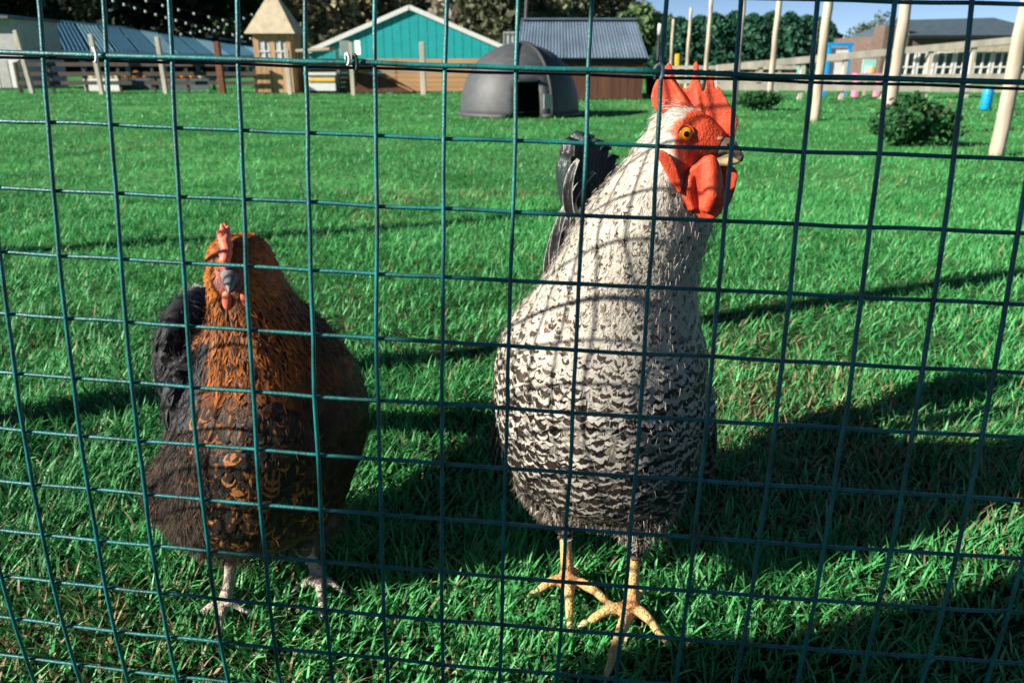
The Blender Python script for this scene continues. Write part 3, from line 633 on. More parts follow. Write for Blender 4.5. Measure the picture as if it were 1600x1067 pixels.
# ---------------- hen
def make_hen():
    OX, OY = -0.31, 0.88
    root = thing('hen', 'dark brown hen with orange neck and small pink comb behind the fence', 'chicken', (OX, OY, 0))
    inv = Matrix.Translation((-OX, -OY, 0))
    def kid(o): o.parent = root; o.matrix_parent_inverse = inv; return o
    rows = [(828,345,470,.91,.05),(815,322,495,.915,.085),(795,300,520,.92,.11),(770,286,542,.93,.13),(740,275,553,.935,.142),(690,272,570,.935,.148),(640,284,572,.93,.145),(600,300,560,.925,.132),
            (560,316,537,.915,.112),(520,326,503,.90,.092),(490,334,472,.89,.074),(460,333,448,.88,.06),(430,327,434,.872,.052),(405,326,424,.868,.048),(385,330,413,.866,.041),(372,342,398,.866,.026)]
    sl = sl_from_px(rows); mb = MB(); mb.slices(resample(sl), 40)
    # rump and raised tail base, turned to the left behind
    mb.tube([(-.33,.95,.25),(-.37,1.05,.27),(-.395,1.12,.31),(-.41,1.17,.36)], [.10,.08,.05,.025], 20)
    mb.ell(at(313,552,1.03), (.038,.12,.090), Matrix.Rotation(-.25,3,'X'))      # folded dark wing and back
    # cheeks
    mb.ell(at(365,432,.845), (.030,.028,.027))
    # wing bulges and fluffy thighs
    c = at(556,650,.97); mb.ell((c.x-.028,c.y,c.z), (.034,.12,.075), Matrix.Rotation(-.3,3,'X'))
    c = at(292,620,.98); mb.ell((c.x+.028,c.y,c.z), (.034,.12,.075), Matrix.Rotation(-.3,3,'X'))
    c = at(300,752,.93); mb.ell(c, (.053,.07,.055)); c = at(330,785,.90); mb.ell(c, (.055,.065,.048)); c = at(395,808,.875); mb.ell(c, (.048,.05,.030))
    LF, RF = gnd(352, 962), gnd(500, 922)
    tl, tr = at(366, 872, .855), at(483, 868, .89)
    mb.tube([at(375,800,.89), at(370,840,.865), tl], [.045,.036,.013], 18); mb.tube([at(480,790,.92), at(480,835,.90), tr], [.05,.036,.013], 18)
    for top, ft, toes in ((tl, LF, [(312,972),(345,1010),(388,968),(362,935)]), (tr, RF, [(470,930),(505,968),(535,935),(500,895)])):
        f0 = Vector((ft.x, ft.y, .014)); mb.tube([top+Vector((0,0,.02)), top.lerp(f0,.5), f0], [.0088,.0074,.0095], 12); mb.ell(f0, (.012,.012,.009))
        for i, (x, y) in enumerate(toes):
            e = gnd(x, y); e.z = 0.008; toe(mb, f0, e, .0076, .0042, 0.008); claw(kid, f0, e, m_darkhorn)
    body = organic(mb, 'body', 0.0030, 6)
    V, Nn = mesh_np(body); X, Yp = proj_np(V)
    nz_ = np.array([mnoise.noise(Vector(p)*130) for p in V])
    zz_l = np.array([q[2] for q in sl])[::-1]; ll_ = np.array([q[1] for q in rows], float)[::-1]; zz_o = np.argsort(zz_l); ledge = lambda z_: np.interp(z_, zz_l[zz_o], ll_[zz_o])
    fc = ((X-358)/25)**2+((Yp-436)/26)**2+nz_*.3; face = ((V[:,2] > at(0,480,.87).z)&(V[:,1] < .862))*(1-smooth01(fc, .8, 1.15))
    legz = 1-smooth01(V[:,2], 0.056, 0.066)
    nk = (smooth01(V[:,2], at(0,600,.93).z, at(0,540,.90).z)*(1-smooth01(X, 415+(.45-V[:,2])*260, 455+(.45-V[:,2])*330)))[:,None]; col = np.array([0.030,0.020,0.014])*(1-nk)+np.array([0.16,0.050,0.012])*nk  # orange skin cut off where shade is painted on the right
    bk = (smooth01(ledge(V[:,2])-X, -3, 5)*(V[:,2] > at(0,668,.93).z)*(V[:,2] < at(0,440,1.0).z))[:,None]; col = col*(1-bk)+np.array([.016,.016,.018])*bk
    fcol = np.array([0.26,0.10,0.085])+np.array([0.26,0.02,0.0])*np.clip(nz_*1.5,0,1)[:,None]
    col = col*(1-face[:,None])+fcol*face[:,None]
    col = col*(1-legz[:,None])+(np.array([0.42,0.34,0.28])*(1+.5*nz_[:,None]))*legz[:,None]
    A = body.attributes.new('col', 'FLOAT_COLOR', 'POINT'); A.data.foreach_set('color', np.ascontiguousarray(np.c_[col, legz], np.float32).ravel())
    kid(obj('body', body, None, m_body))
    P, Q = sample_surface(body, 110000); X, Yp = proj_np(P); z = P[:,2]
    nf = smooth01(z, at(0,590,.93).z, at(0,500,.89).z); low = 1-smooth01(z, at(0,790,.93).z, at(0,730,.93).z)
    headf = smooth01(z, at(0,450,.87).z, at(0,410,.868).z)
    rad = (0.0098*(1-nf)+0.0050*nf)*(1-.38*headf)
    ok = (z > .074) & (np.linalg.norm(P-np.array(at(336,421,.838))[None],axis=1) > .0115) & (np.linalg.norm(P-np.array(at(397,428,.846))[None],axis=1) > .0115) & ~((z > at(0,475,.87).z) & (P[:,1] < .862) & (((X-358)/23)**2+((Yp-436)/24)**2 < 1))
    thighl = ((X < 330)|(low > .5)) & (z < at(0,705,.93).z) & (P[:,1] < 1.02)      # bare of contour feathers: all down there
    ok &= ~(thighl & (rng.random(len(P)) < .75))
    idx = np.where(ok)[0]; idx = idx[thin(P[idx], rad[idx])]
    P, Q, z, nf, low, headf, X = P[idx], Q[idx], z[idx], nf[idx], low[idx], headf[idx], X[idx]; n = len(P)
    zs = np.array([q[2] for q in sl]); o_ = np.argsort(zs); xs = np.array([q[0] for q in sl])[o_]
    cx = np.interp(z, zs[o_], xs); dcx = (np.interp(z+.01, zs[o_], xs)-cx)/.01
    fl = np.c_[-dcx*.9+(P[:,0]-cx)*2.0*nf, .10+.75*np.clip(Q[:,1]+.45,0,2)*(1-nf), -np.ones(n)]
    fl = fl*(1-headf[:,None])+np.c_[.1*np.ones(n), .9*np.ones(n), -.55*np.ones(n)]*headf[:,None]
    fl += rng.normal(0,.07,(n,3)); T = norm(fl-Q*(fl*Q).sum(1)[:,None])
    Ln = (.034*(1-nf)+.034*nf)*(1-.60*headf)*rng.uniform(.85,1.15,n); W = (.019*(1-nf)+.0092*nf)*(1-.42*headf)*rng.uniform(.85,1.15,n)
    org = np.array([.50,.145,.019]); blk = np.array([.010,.008,.008]); dk = np.array([.022,.016,.013]); gold = np.array([.42,.16,.035]); gb = np.array([.11,.085,.065])
    shade_side = smooth01(X, 415+(.45-z)*260, 455+(.45-z)*330)          # shade painted over the hackle and front feathers on the right side
    back = np.maximum(smooth01(P[:,1], .955, .985)*(z > at(0,700,.95).z), smooth01(ledge(z)-X, -3, 5)*(z > at(0,668,.93).z)*(z < at(0,440,1.0).z)); nf = nf*(1-back)
    front = np.clip(-Q[:,1]*1.4+.25,0,1)*(1-nf)*(1-.7*shade_side)*(1-back)
    r_ = rng.random(n)[:,None]
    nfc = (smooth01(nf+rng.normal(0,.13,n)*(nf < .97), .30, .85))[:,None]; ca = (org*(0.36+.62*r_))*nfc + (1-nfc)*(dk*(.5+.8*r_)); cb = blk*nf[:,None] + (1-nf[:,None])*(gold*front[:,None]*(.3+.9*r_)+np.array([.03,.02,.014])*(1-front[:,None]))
    ca = ca*(1-nf[:,None]*shade_side[:,None])+np.array([.045,.018,.008])*(nf*shade_side)[:,None]
    ca = ca*(1-back[:,None])+np.array([.016,.016,.018])*back[:,None]; cb = cb*(1-back[:,None])+np.array([.085,.085,.09])*back[:,None]
    ca = ca*(1-low[:,None])+(gb*(.7+.5*r_))*low[:,None]; cb = cb*(1-low[:,None])+np.array([.07,.055,.045])*low[:,None]
    stripe = nf*np.clip(.54-.55*headf+rng.normal(0,.10,n),0,.8); lace = (1-nf)*np.clip(.20+rng.normal(0,.12,n),.0,.5)*(.25+.75*front)*(rng.random(n) < .42); stripe = np.where((nf < .5)&(rng.random(n) < .6), np.clip(.26+rng.normal(0,.08,n),.05,.5)*front, stripe); lace = np.where(back > .5, .10, lace)
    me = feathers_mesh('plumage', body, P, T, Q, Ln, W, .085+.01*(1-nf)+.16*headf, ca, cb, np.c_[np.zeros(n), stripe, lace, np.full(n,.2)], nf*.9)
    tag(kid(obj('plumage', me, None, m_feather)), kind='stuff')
    iw = rng.choice(n, 20000); Pw = P[iw]+T[iw]*(Ln[iw]*rng.uniform(.3,.95,20000))[:,None]*.8+Q[iw]*.0012+rng.normal(0,.0022,(20000,3)); Dw = norm(T[iw]+Q[iw]*.10+rng.normal(0,.16,(20000,3)))
    cw = np.where((rng.random(20000) < .3)[:,None], cb[iw], ca[iw]); sw_ = headf[iw] < .15; Pw, Dw, cw = Pw[sw_], Dw[sw_], cw[sw_]; nw_ = len(Pw)
    tag(kid(obj('barbs', strands_mesh('barbs', Pw, Dw, rng.uniform(.005,.011,nw_), np.full(nw_,.00055), cw, .05), None, m_down)), kind='stuff')
    P, Q = sample_surface(body, 90000); X, Yp = proj_np(P); k = (P[:,2] > .074) & (P[:,1] < 1.03) & ((P[:,2] < at(0,800,.93).z) | ((X < 322) & (Yp > 672))); P, Q = P[k], Q[k]; n = len(P)
    D = norm(Q*.55+np.array([.15,.05,-1.0])+rng.normal(0,.4,(n,3))); tuft = np.array([mnoise.noise(Vector(p)*45) for p in P])[:,None]
    colr = np.array([.115,.090,.072])*(0.85+.7*tuft)*(rng.uniform(.6,1.3,n)[:,None])
    tag(kid(obj('down', strands_mesh('down', P+Q*.002, D, rng.uniform(.007,.015,n), np.full(n,.0007), colr, .25), None, m_down)), kind='stuff')
    m_greyhorn = mat('grey_horn', (.13,.135,.145), rough=.4, var=.35, scale=90, bump=.2, bscale=200)
    mb = MB(); mb.ell(at(334,441,.842), (.0050,.009,.0120)); kid(obj('earlobe', organic(mb, 'earlobe', .0012, 4), None, flesh_mat('pale_lobe', (.36,.29,.27), .5)))
    # comb, edge on
    mb = MB(); rid = [at(354,420,.818), at(351,408,.819), at(355,394,.824), at(351,380,.832), at(354,368,.842), at(350,360,.852)]; mb.tube(rid, [.0036,.0062,.0058,.0064,.0052,.0040], 12)
    for (x,y,Yc),(x2,y2,Y2),r in (((352,372,.838),(346,350,.845),.0042),((353,366,.846),(357,353,.853),.0036),((349,378,.834),(341,361,.838),.0052),((355,390,.828),(363,378,.834),.0042),((350,402,.822),(343,392,.824),.0040),((353,362,.852),(351,349,.862),.0034)):
        p0, p1 = at(x,y,Yc), at(x2,y2,Y2); mb.tube([p0, p0.lerp(p1,.5), p1], [r, r*.95, r*.4], 10)
    kid(obj('comb', organic(mb, 'comb', .0009, 2), None, m_hencomb))['label'] = 'small floppy pink comb seen edge on'
    for x, y, Yw, rz in ((355,468,.822,.2),(381,466,.826,-.1)):
        p = at(x, y, Yw); mb = MB(); mb.ell(p, (.0058,.0045,.0125), Matrix.Rotation(rz*.6,3,'Y')); mb.ell(p+Vector((0,.004,.013)), (.0045,.006,.009))
        kid(obj('wattle', organic(mb, 'wattle', .0011, 3), None, m_hencomb))
    b0, b1 = at(361,429,.834), at(358,456,.790)
    mb = MB(); mb.tube([b0, b0.lerp(b1,.45)+Vector((0,0,.004)), b0.lerp(b1,.8)+Vector((0,0,.002)), b1], [.0120,.0086,.0050,.0010], 14); kid(obj('upper_beak', organic(mb, 'upper_beak', .0009, 2), None, m_greyhorn))
    q0, q1 = b0+Vector((0,.002,-.008)), b1+Vector((0,.006,-.001)); mb = MB(); mb.tube([q0, q0.lerp(q1,.6), q1], [.0075,.005,.002], 12); kid(obj('lower_beak', organic(mb, 'lower_beak', .001, 4), None, m_darkhorn))
    iris_lid['hen'] = mat('hen_lid', (.20,.13,.12)); im = eye_mat('amber_iris', (.35,.12,.012))
    eye(root, at(336,421,.838)-Vector((OX,OY,0)), (-1,-.55,.05), .0088, im, 'hen'); eye(root, at(397,428,.846)-Vector((OX,OY,0)), (1,-.55,.05), .0080, im, 'hen')
    # raised black tail behind the left shoulder
    rngt = random.Random(3)
    for i in range(11):
        Yt = 1.13+.012*i; x0, y0 = 318-2*i, 560
        top = [(318,446),(306,450),(296,462),(288,480),(282,500),(275,520),(268,545),(262,570),(325,470),(258,595),(270,610)][i]
        pts = [Vector((-.385,1.10,.29)), at((x0+top[0])/2-4, (y0+top[1])/2, Yt), at(top[0], top[1], Yt)]
        A_ = np.array(pts); t = np.linspace(0,2,13); S = np.stack([np.interp(t, np.arange(3), A_[:,j]) for j in range(3)],1)
        for _ in range(3): S[1:-1] = (S[:-2]+2*S[1:-1]+S[2:])/4
        tang = norm(np.gradient(S,axis=0)); wd = np.array([.75,-.55,.1]); B = norm(np.cross(tang, np.cross(wd, tang))); Nr = np.cross(tang, B); pr = np.sin(np.linspace(.35,2.95,13))**.5; Vv = []; uv = []
        for a in range(13):
            for uu in (0,.25,.5,.75,1):
                q = (uu-.5)*2; Vv.append(S[a]+B[a]*q*.034*pr[a]-Nr[a]*q*q*.006); uv.append((uu, a/12, rngt.random()*.1, 1))
        F = [(a*5+j, a*5+j+1, a*5+j+6, a*5+j+5) for a in range(12) for j in range(4)]; nn = len(Vv)
        me = npmesh('tail_feather', np.array(Vv), np.array(F), {'fuv': np.array(uv), 'ca': np.tile((.020,.020,.022,1),(nn,1)), 'cb': np.tile((.10,.095,.095,1),(nn,1)), 'pt': np.tile((0,0,.10,0),(nn,1))})
        o = kid(obj('tail_feather', me, None, m_gloss)); o.modifiers.new('thick','SOLIDIFY').thickness = .0012
    return root
make_hen()
#@@BACK
# ------------------------------------------------------------------ background: helpers
m_weather = mat('weathered_timber', (0.42, 0.38, 0.32), rough=0.85, var=0.25, scale=6, bump=0.4, bscale=60, stretch=(1,1,.15))
m_round = mat('peeled_pole', (0.40, 0.34, 0.265), rough=0.8, var=0.38, scale=9, bump=0.3, bscale=50, stretch=(1,1,.2))
m_tan = mat('tan_boards', (0.42, 0.225, 0.11), rough=0.8, var=0.22, scale=3, bump=0.3, bscale=40, stretch=(.15,1,1))
m_brown = mat('brown_boards', (0.085, 0.034, 0.020), rough=0.8, var=0.35, scale=5, bump=0.3, bscale=50, stretch=(1,1,.15))
m_darkwood = mat('dark_rails', (0.055, 0.046, 0.038), rough=0.85)
m_rust = mat('rusty_post', (0.15, 0.055, 0.03), rough=0.85, var=0.35, scale=12)
m_white = mat('white_paint', (0.62, 0.62, 0.60), rough=0.5, var=0.08)
m_teal = mat('teal_sheet', (0.008, 0.29, 0.30), rough=0.55, var=0.10, scale=2)
m_roofblue = mat('blue_grey_sheet', (0.085, 0.125, 0.175), rough=0.6, var=0.25, scale=3, stretch=(1,.2,1))
m_poly = mat('blue_corrugated_sheet', (0.075, 0.22, 0.34), rough=0.5, var=0.35, scale=2.5, stretch=(.4,1,1))
m_polylt = mat('pale_corrugated_sheet', (0.20, 0.40, 0.50), rough=0.5, var=0.25, scale=2.5)
for m_ in (m_poly, m_polylt):                            # polycarbonate sheet lets sunlight through
    N_ = m_.node_tree.nodes; L_ = m_.node_tree.links; tr_ = N_.new('ShaderNodeBsdfTranslucent'); mx_ = N_.new('ShaderNodeMixShader'); mx_.inputs[0].default_value = .6
    L_.new([n for n in N_ if n.type == 'VALTORGB'][0].outputs[0], tr_.inputs[0]); L_.new(N_['Principled BSDF'].outputs[0], mx_.inputs[1]); L_.new(tr_.outputs[0], mx_.inputs[2]); L_.new(mx_.outputs[0], N_['Material Output'].inputs[0])
m_cream = mat('cream_shingle', (0.42, 0.36, 0.25), rough=0.85, var=0.15, scale=8, bump=.3)
m_slate = mat('slate', (0.055, 0.085, 0.105), rough=0.6, var=0.2, scale=5)
m_brick = mat('brick_wall', (0.13, 0.09, 0.075), rough=0.9, var=0.35, scale=14)
m_glass = mat('dark_glass', (0.02, 0.03, 0.035), rough=0.1, spec=0.6)
m_grey = mat('grey_render', (0.36, 0.36, 0.35), rough=0.8, var=0.12)
m_ark = mat('grey_plastic_shell', (0.056, 0.061, 0.066), rough=0.55, var=0.18, scale=12, bump=.2, bscale=90)
m_arkdk = mat('black_rib', (0.012, 0.014, 0.016), rough=0.6)
m_orange = mat('pumpkin_skin', (0.62, 0.20, 0.015), rough=0.5, var=0.25, scale=6)
m_palep = mat('pale_squash_skin', (0.60, 0.52, 0.30), rough=0.5, var=0.2, scale=6)
m_blue = mat('bright_blue_plastic', (0.005, 0.26, 0.60), rough=0.4, var=0.1)
m_pink = mat('pink_plastic', (0.72, 0.20, 0.36), rough=0.5, var=0.1)
m_mint = mat('mint_paint', (0.25, 0.60, 0.50), rough=0.6, var=0.1)
m_yel = mat('yellow_paint', (0.75, 0.42, 0.02), rough=0.6, var=0.1)
m_bark = mat('bark', (0.09, 0.065, 0.045), rough=0.9, var=0.35, scale=10, bump=.5, bscale=30)
m_leaf = attr_mat('leaves', 'col', rough=0.6, spec=0.2, transl=0.25, var=0.2, vscale=3)
def base_at(px, Y):
    d = Y*math.cos(PITCH)+CAM_H*math.sin(PITCH); return Vector(((px-800)/FPX*d, Y, 0))
def hz(py, Y): return at(800, py, Y).z
def local(root):
    L = Vector(root.location)
    return lambda p: Vector(p)-L

# ------------------------------------------------------------------ trees, hedge and bushes
def leaf_cloud(name, C_, Rr, n, size, col, parent, shape='lobes', var=.45, gap=0.0):
    lob = []
    for i in range(9 if shape == 'lobes' else 1):
        if shape == 'lobes':
            d = Vector((rng.normal(), rng.normal(), rng.normal()*.8)).normalized(); k = rng.uniform(.35,.62)
            lob.append((Vector((d.x*Rr[0]*k, d.y*Rr[1]*k, d.z*Rr[2]*k)), rng.uniform(.38,.60)))
    P = []; tone = []
    if shape == 'lobes':
        per = n//len(lob)
        for c, k in lob:
            v = norm(rng.normal(0,1,(per,3))); rad = rng.random(per)**.38*(1+.25*rng.normal(0,1,per)*.4)
            P.append(np.array(c)[None]+v*rad[:,None]*np.array(Rr)[None]*k); tone.append(np.full(per, rng.uniform(.7,1.3)))
    elif shape == 'cone':
        h = rng.random(n)**1.15; a = rng.uniform(0,2*math.pi,n); w = (1-h)**.5*(.85+.3*np.sin(a*5+h*23))*rng.random(n)**.35
        P.append(np.c_[np.cos(a)*w*Rr[0], np.sin(a)*w*Rr[1], (h*2-1)*Rr[2]]); tone.append(.7+.6*rng.random(n))
    P = np.concatenate(P)+np.array(C_)[None]; tone = np.concatenate(tone); n = len(P)
    if gap:
        q = np.array([mnoise.noise(Vector(p)*(2.2/max(Rr))) for p in P]); k = q > -1+gap*1.2; P, tone = P[k], tone[k]; n = len(P)
    a = norm(rng.normal(0,1,(n,3))); b = norm(np.cross(a, rng.normal(0,1,(n,3)))); s = size*rng.uniform(.5,1.3,n)[:,None]
    V = np.stack([P-a*s*.5, P+b*s*.32, P+a*s*.5, P-b*s*.32],1).reshape(-1,3)
    F = np.arange(n*4).reshape(n,4); c = np.array(col)[None]*tone[:,None]*rng.uniform(1-var,1+var,n)[:,None]
    return obj(name, npmesh(name, V, F, {'col': np.repeat(c,4,axis=0)}, False), parent, m_leaf)
def tree(name, label, x, y, h, r, col, n=2600, size=.5, group=None, shape='lobes', gap=0.0, crown_lo=.28, cat='tree'):
    t = thing(name, label, cat, (x,y,0), 0, group); ch = h*(1-crown_lo)
    mb = MB(); lean = rng.normal(0,.04*h); mb.tube([(0,0,-.1),(lean*.3,0,h*.25),(lean*.6,0,h*.55),(lean,0,h*.88)], [.035*h,.026*h,.016*h,.006*h], 8)
    for i in range(5):
        a = i*1.3+rng.random(); z0 = h*(crown_lo+.06+.09*i); mb.tube([(lean*.5,0,z0),(math.cos(a)*r*.4,math.sin(a)*r*.4,z0+h*.08),(math.cos(a)*r*.75,math.sin(a)*r*.75,z0+h*.15)], [.012*h,.008*h,.003*h], 6)
    mb.build('trunk', m_bark, t, True)
    leaf_cloud('crown', (lean*.6,0,h*crown_lo+ch*.5), (r,r,ch*.5), n, size, col, t, shape, gap=gap); return t
GT = 'trees of the wooded slope behind the farm'
dk = (.012,.022,.012); ol = (.22,.205,.11); gr = (.09,.15,.065); mid = (.12,.135,.075); gry = (.32,.285,.22)  # dk puts the left trees' shade into a near-black leaf colour
specs = [(-30,50,'broad tree coloured nearly black for shade at the far left above the blue roofed shed',dk,7.5),(110,52,'dark tree behind the festoon lights, left of the turret',dk,8.5),(215,47,'tree coloured black for shade directly above the middle of the blue roof',dk,8.0),(320,50,'dark tree behind the string of bulbs beside the turret',dk,8.0),
         (405,56,'deep green tree rising just left of the cream turret roof',gr,7.0),(500,52,'olive brown tree between the turret and the teal barn',ol,6.6),(575,60,'yellowish olive tree behind the left slope of the teal gable',ol,8.0),(655,66,'dark green tree above the peak of the teal gable',mid,9.0),
         (730,54,'bare greyish brown tree behind the right slope of the teal gable',gry,6.8),(790,50,'brownish green tree behind the thin dark pole',mid,7.0),(860,58,'dull green tree behind the left end of the blue grey shed roof',mid,7.5),(930,62,'dark tree over the middle of the blue grey shed roof',mid,7.6),
         (985,55,'bright green shrubby tree over the right end of the shed roof',gr,4.4),(1035,60,'low green tree at the edge of the sky',gr,4.3)]
for px, Y, lb, col, h in specs:
    b = base_at(px, Y); tree('slope_tree', lb, b.x, Y, h, h*.42, col, 3800, .50, GT, crown_lo=.12)
hx = np.linspace(-75, 34, 60); hy = np.linspace(62, 130, 16); HX, HY = np.meshgrid(hx, hy)
HZ = 11*smooth01(HY,60,105)*smooth01(-HX,-30,6)+vnoise(HX,HY,.12,21)*3*smooth01(HY,64,80)*smooth01(-HX,-26,0)-.3
gi = np.arange(HX.size).reshape(HX.shape); HF = np.stack([gi[:-1,:-1],gi[:-1,1:],gi[1:,1:],gi[1:,:-1]],-1).reshape(-1,4)
tag(obj('hill', npmesh('hill', np.c_[HX.ravel(),HY.ravel(),HZ.ravel()], HF), None, mat('hill_scrub', (.022,.035,.016), rough=.95, var=.5, scale=.35, bump=.8, bscale=1.2)), kind='structure')
# mass of small trees on the hill
nn = 26000; px_ = rng.uniform(-72,30,nn); py_ = rng.uniform(62,125,nn); zz = 11*smooth01(py_,60,105)*smooth01(-px_,-30,6)+vnoise(px_,py_,.12,21)*3*smooth01(py_,64,80)*smooth01(-px_,-26,0)
P_ = np.c_[px_,py_,zz+rng.uniform(0,2.2,nn)*(.4+vnoise(px_,py_,.35,31))*smooth01(-px_,-28,-8)]; a_ = norm(rng.normal(0,1,(nn,3))); b_ = norm(np.cross(a_,rng.normal(0,1,(nn,3)))); s_ = rng.uniform(.4,1.1,nn)[:,None]
tone = vnoise(px_,py_,.2,33)[:,None]; cc = (np.array([.03,.048,.022])*(1-tone)+np.array([.13,.13,.065])*tone)*rng.uniform(.5,1.4,nn)[:,None]
tag(obj('woodland', npmesh('woodland', np.stack([P_-a_*s_*.6,P_+b_*s_*.4,P_+a_*s_*.6,P_-b_*s_*.4],1).reshape(-1,3), np.arange(nn*4).reshape(nn,4), {'col':np.repeat(cc,4,axis=0)}, False), None, m_leaf), 'far wooded hillside closing the view on the left', 'woodland', kind='stuff')
GC = 'conifers of the tall green hedge'
ords = ['first','second','third','fourth','fifth','sixth','seventh','eighth','ninth']
for i, px in enumerate(np.linspace(1060, 1275, 9)):
    Y = 40+2*(i%2); top = [30,27,24,20,24,21,22,26,30][i]; b = base_at(px, Y); h = hz(top, Y)
    t = tree('conifer', f'{ords[i]} conifer from the left in the tall green hedge behind the poles', b.x, Y, h, 1.55, (.030,.105,.062), 3400, .30, GC, 'cone', crown_lo=.0)  # leaf green carries a bluish tint painted in for distance haze
for px, top, Y, lb in ((1338,22,70,'left of two thin pale trees on the skyline right of the hedge'),(1367,18,72,'right of two thin pale trees on the skyline beside the brick building')):
    b = base_at(px, Y); h = hz(top, Y); tree('skyline_tree', lb, b.x, Y, h, 1.3, (.10,.13,.09), 700, .30, None, gap=.55, crown_lo=.2)
b = base_at(1325, 48); tree('skyline_tree', 'small dark green tree above the blue play frame', b.x, 48, 1.6, .9, (.02,.06,.03), 900, .25, crown_lo=.05)
b = base_at(1362, 50); tree('skyline_tree', 'dark rounded shrub tree just left of the brick building', b.x, 50, 1.3, .9, (.025,.05,.03), 900, .25, crown_lo=.05)
def bush(label, px, py, w, h, n, col):
    g = gnd(px, py); t = thing('bush', label, 'bush', (g.x,g.y,0)); leaf_cloud('foliage', (0,0,h*.45), (w,w*.7,h*.55), n, .055, col, t)
    mb = MB()
    for i in range(9):
        a = i*.7; mb.tube([(0,0,-.02),(math.cos(a)*w*.3,math.sin(a)*w*.2,h*.4),(math.cos(a)*w*.7,math.sin(a)*w*.5,h*.85)], [.008,.006,.003], 5)
    mb.build('stems', m_bark, t); return t
bush('leafy dark green bush in front of the thick pole on the right', 1425, 230, .37, .40, 4600, (.035,.125,.040))
bush('small bush at the foot of the tall pole right of the rooster comb', 1185, 174, .33, .30, 2400, (.032,.115,.038))

# ------------------------------------------------------------------ poles in a row on the right
GP = 'peeled round poles standing in a row on the right'
def pole(label, px, Y, r=.05, h=1.75, m=m_round, lean=0.0, group=GP, name='timber_pole'):
    b = base_at(px, Y); mb = MB(); hh = h*random.uniform(.97,1.03)
    mb.tube([(lean*f+random.uniform(-.006,.006),random.uniform(-.004,.004),-.1+(hh+.1)*f) for f in [i/10 for i in range(11)]], [r*(1.05-.14*i/10)*random.uniform(.955,1.045) for i in range(11)], 14); o = mb.build(name, m, None, True); o.location = b
    return tag(o, label, 'pole', group)
pole('nearest thick pole, at the right edge of the picture', 1557, 5.8); pole('thick pole rising behind the leafy bush', 1384, 7.4); pole('pole standing right of the conifer hedge, left of the bush', 1272, 9.4)
pole('pole in front of the middle of the conifer hedge', 1200, 11.4, .040); pole('pole just right of the comb, half behind a fence wire', 1148, 13.6, .040); pole('pole whose flat top ends level with the hedge tops', 1100, 16.0, .040)
pole('shorter looking pole seen just above the comb points', 1071, 19.5, .040); pole('farthest pole of the row, beside the brown shed', 1046, 23.5, .040)
pole('thin pole far behind the right side of the hedge', 1265, 22, .03, 1.6, m_weather)
# fence posts along the far edge of the lawn on the left
GL = 'weathered posts along the far edge of the lawn'
def post(label, px, Y, top, w=.09, m=m_weather, lean=0):
    b = base_at(px, Y); h = hz(top, Y); mb = MB(); mb.beam((0,0,-.1),(lean,0,h), w); o = mb.build('fence_post', m, None, False, .008); o.location = b; return tag(o, label, 'post', GL)
post('leftmost leaning grey post before the blue roofed shed', 52, 17.5, 48, .085, lean=-.12); post('second grey post from the left before the blue roofed shed', 160, 17.4, 54, .085, lean=-.04); post('third grey post from the left before the pumpkins', 260, 17.4, 58, .085, lean=-.03)
post('rust brown post left of the turret', 349, 17.2, 66, .12, m_rust, lean=-.02); post('pale post standing before the cream turret', 454, 17.2, 78, .085); post('grey post before the middle of the tan board wall', 662, 17.0, 66, .10); post('short pale post at the left picture edge under the rail', 34, 17.8, 96, .07)
# rails
def rail_fence(label, x0, x1, Y, tops, n_post, m, name='rail_fence', top2=None, w=.05):
    a, b = base_at(x0,Y), base_at(x1,Y); t = thing(name, label, 'fence', a)
    for j, py in enumerate(tops):
        p0, p1 = at(x0,py,Y), at(x1,(top2[j] if top2 else py),Y); MB().beam(p0-a, p1-a, .03, w*1.6).build('rail', m, t)
    for i in range(n_post):
        f = i/(n_post-1); p = a.lerp(b,f); top = at(x0,tops[0],Y).lerp(at(x1,(top2[0] if top2 else tops[0]),Y),f).z
        MB().beam((p.x-a.x,.045,-.05),(p.x-a.x,.045,top+.04), w).build('post', m, t)
    return t
rail_fence('dark three rail timber fence before the blue roofed shed', 30, 400, 17.7, (101,116,130), 8, m_darkwood)
rail_fence('pale weathered ramp railing rising towards the right picture edge', 1120, 1640, 15.0, (107,124,136), 9, m_weather, 'ramp_railing', (58,120,140), .07)
rail_fence('low pale rail fence behind the poles right of the comb', 1040, 1250, 19.0, (106,117,128), 7, m_weather)

# ------------------------------------------------------------------ buildings on the left
def corr_roof(mb, e0, e1, r0, r1, n, amp):
    """ribbed sheet from eave e0-e1 to ridge r0-r1"""
    e0,e1,r0,r1 = map(Vector,(e0,e1,r0,r1)); nr = (e1-e0).cross(r0-e0).normalized(); A_ = []; B_ = []
    if nr.z < 0: nr = -nr
    for i in range(n*4+1):
        f = i/(n*4); o = nr*amp*(math.sin(f*n*2*math.pi)); A_.append(mb.bm.verts.new(e0.lerp(e1,f)+o)); B_.append(mb.bm.verts.new(r0.lerp(r1,f)+o))
    for i in range(n*4): mb.bm.faces.new((A_[i],A_[i+1],B_[i+1],B_[i]))
t = thing('long_shed', 'long low open fronted shed with a blue ribbed roof at the far left', 'shed', (-17,40,0)); lc = local(t)
E0, E1, R0, R1 = at(-60,74,22), at(425,90,40), at(-60,20,34), at(378,62,58)
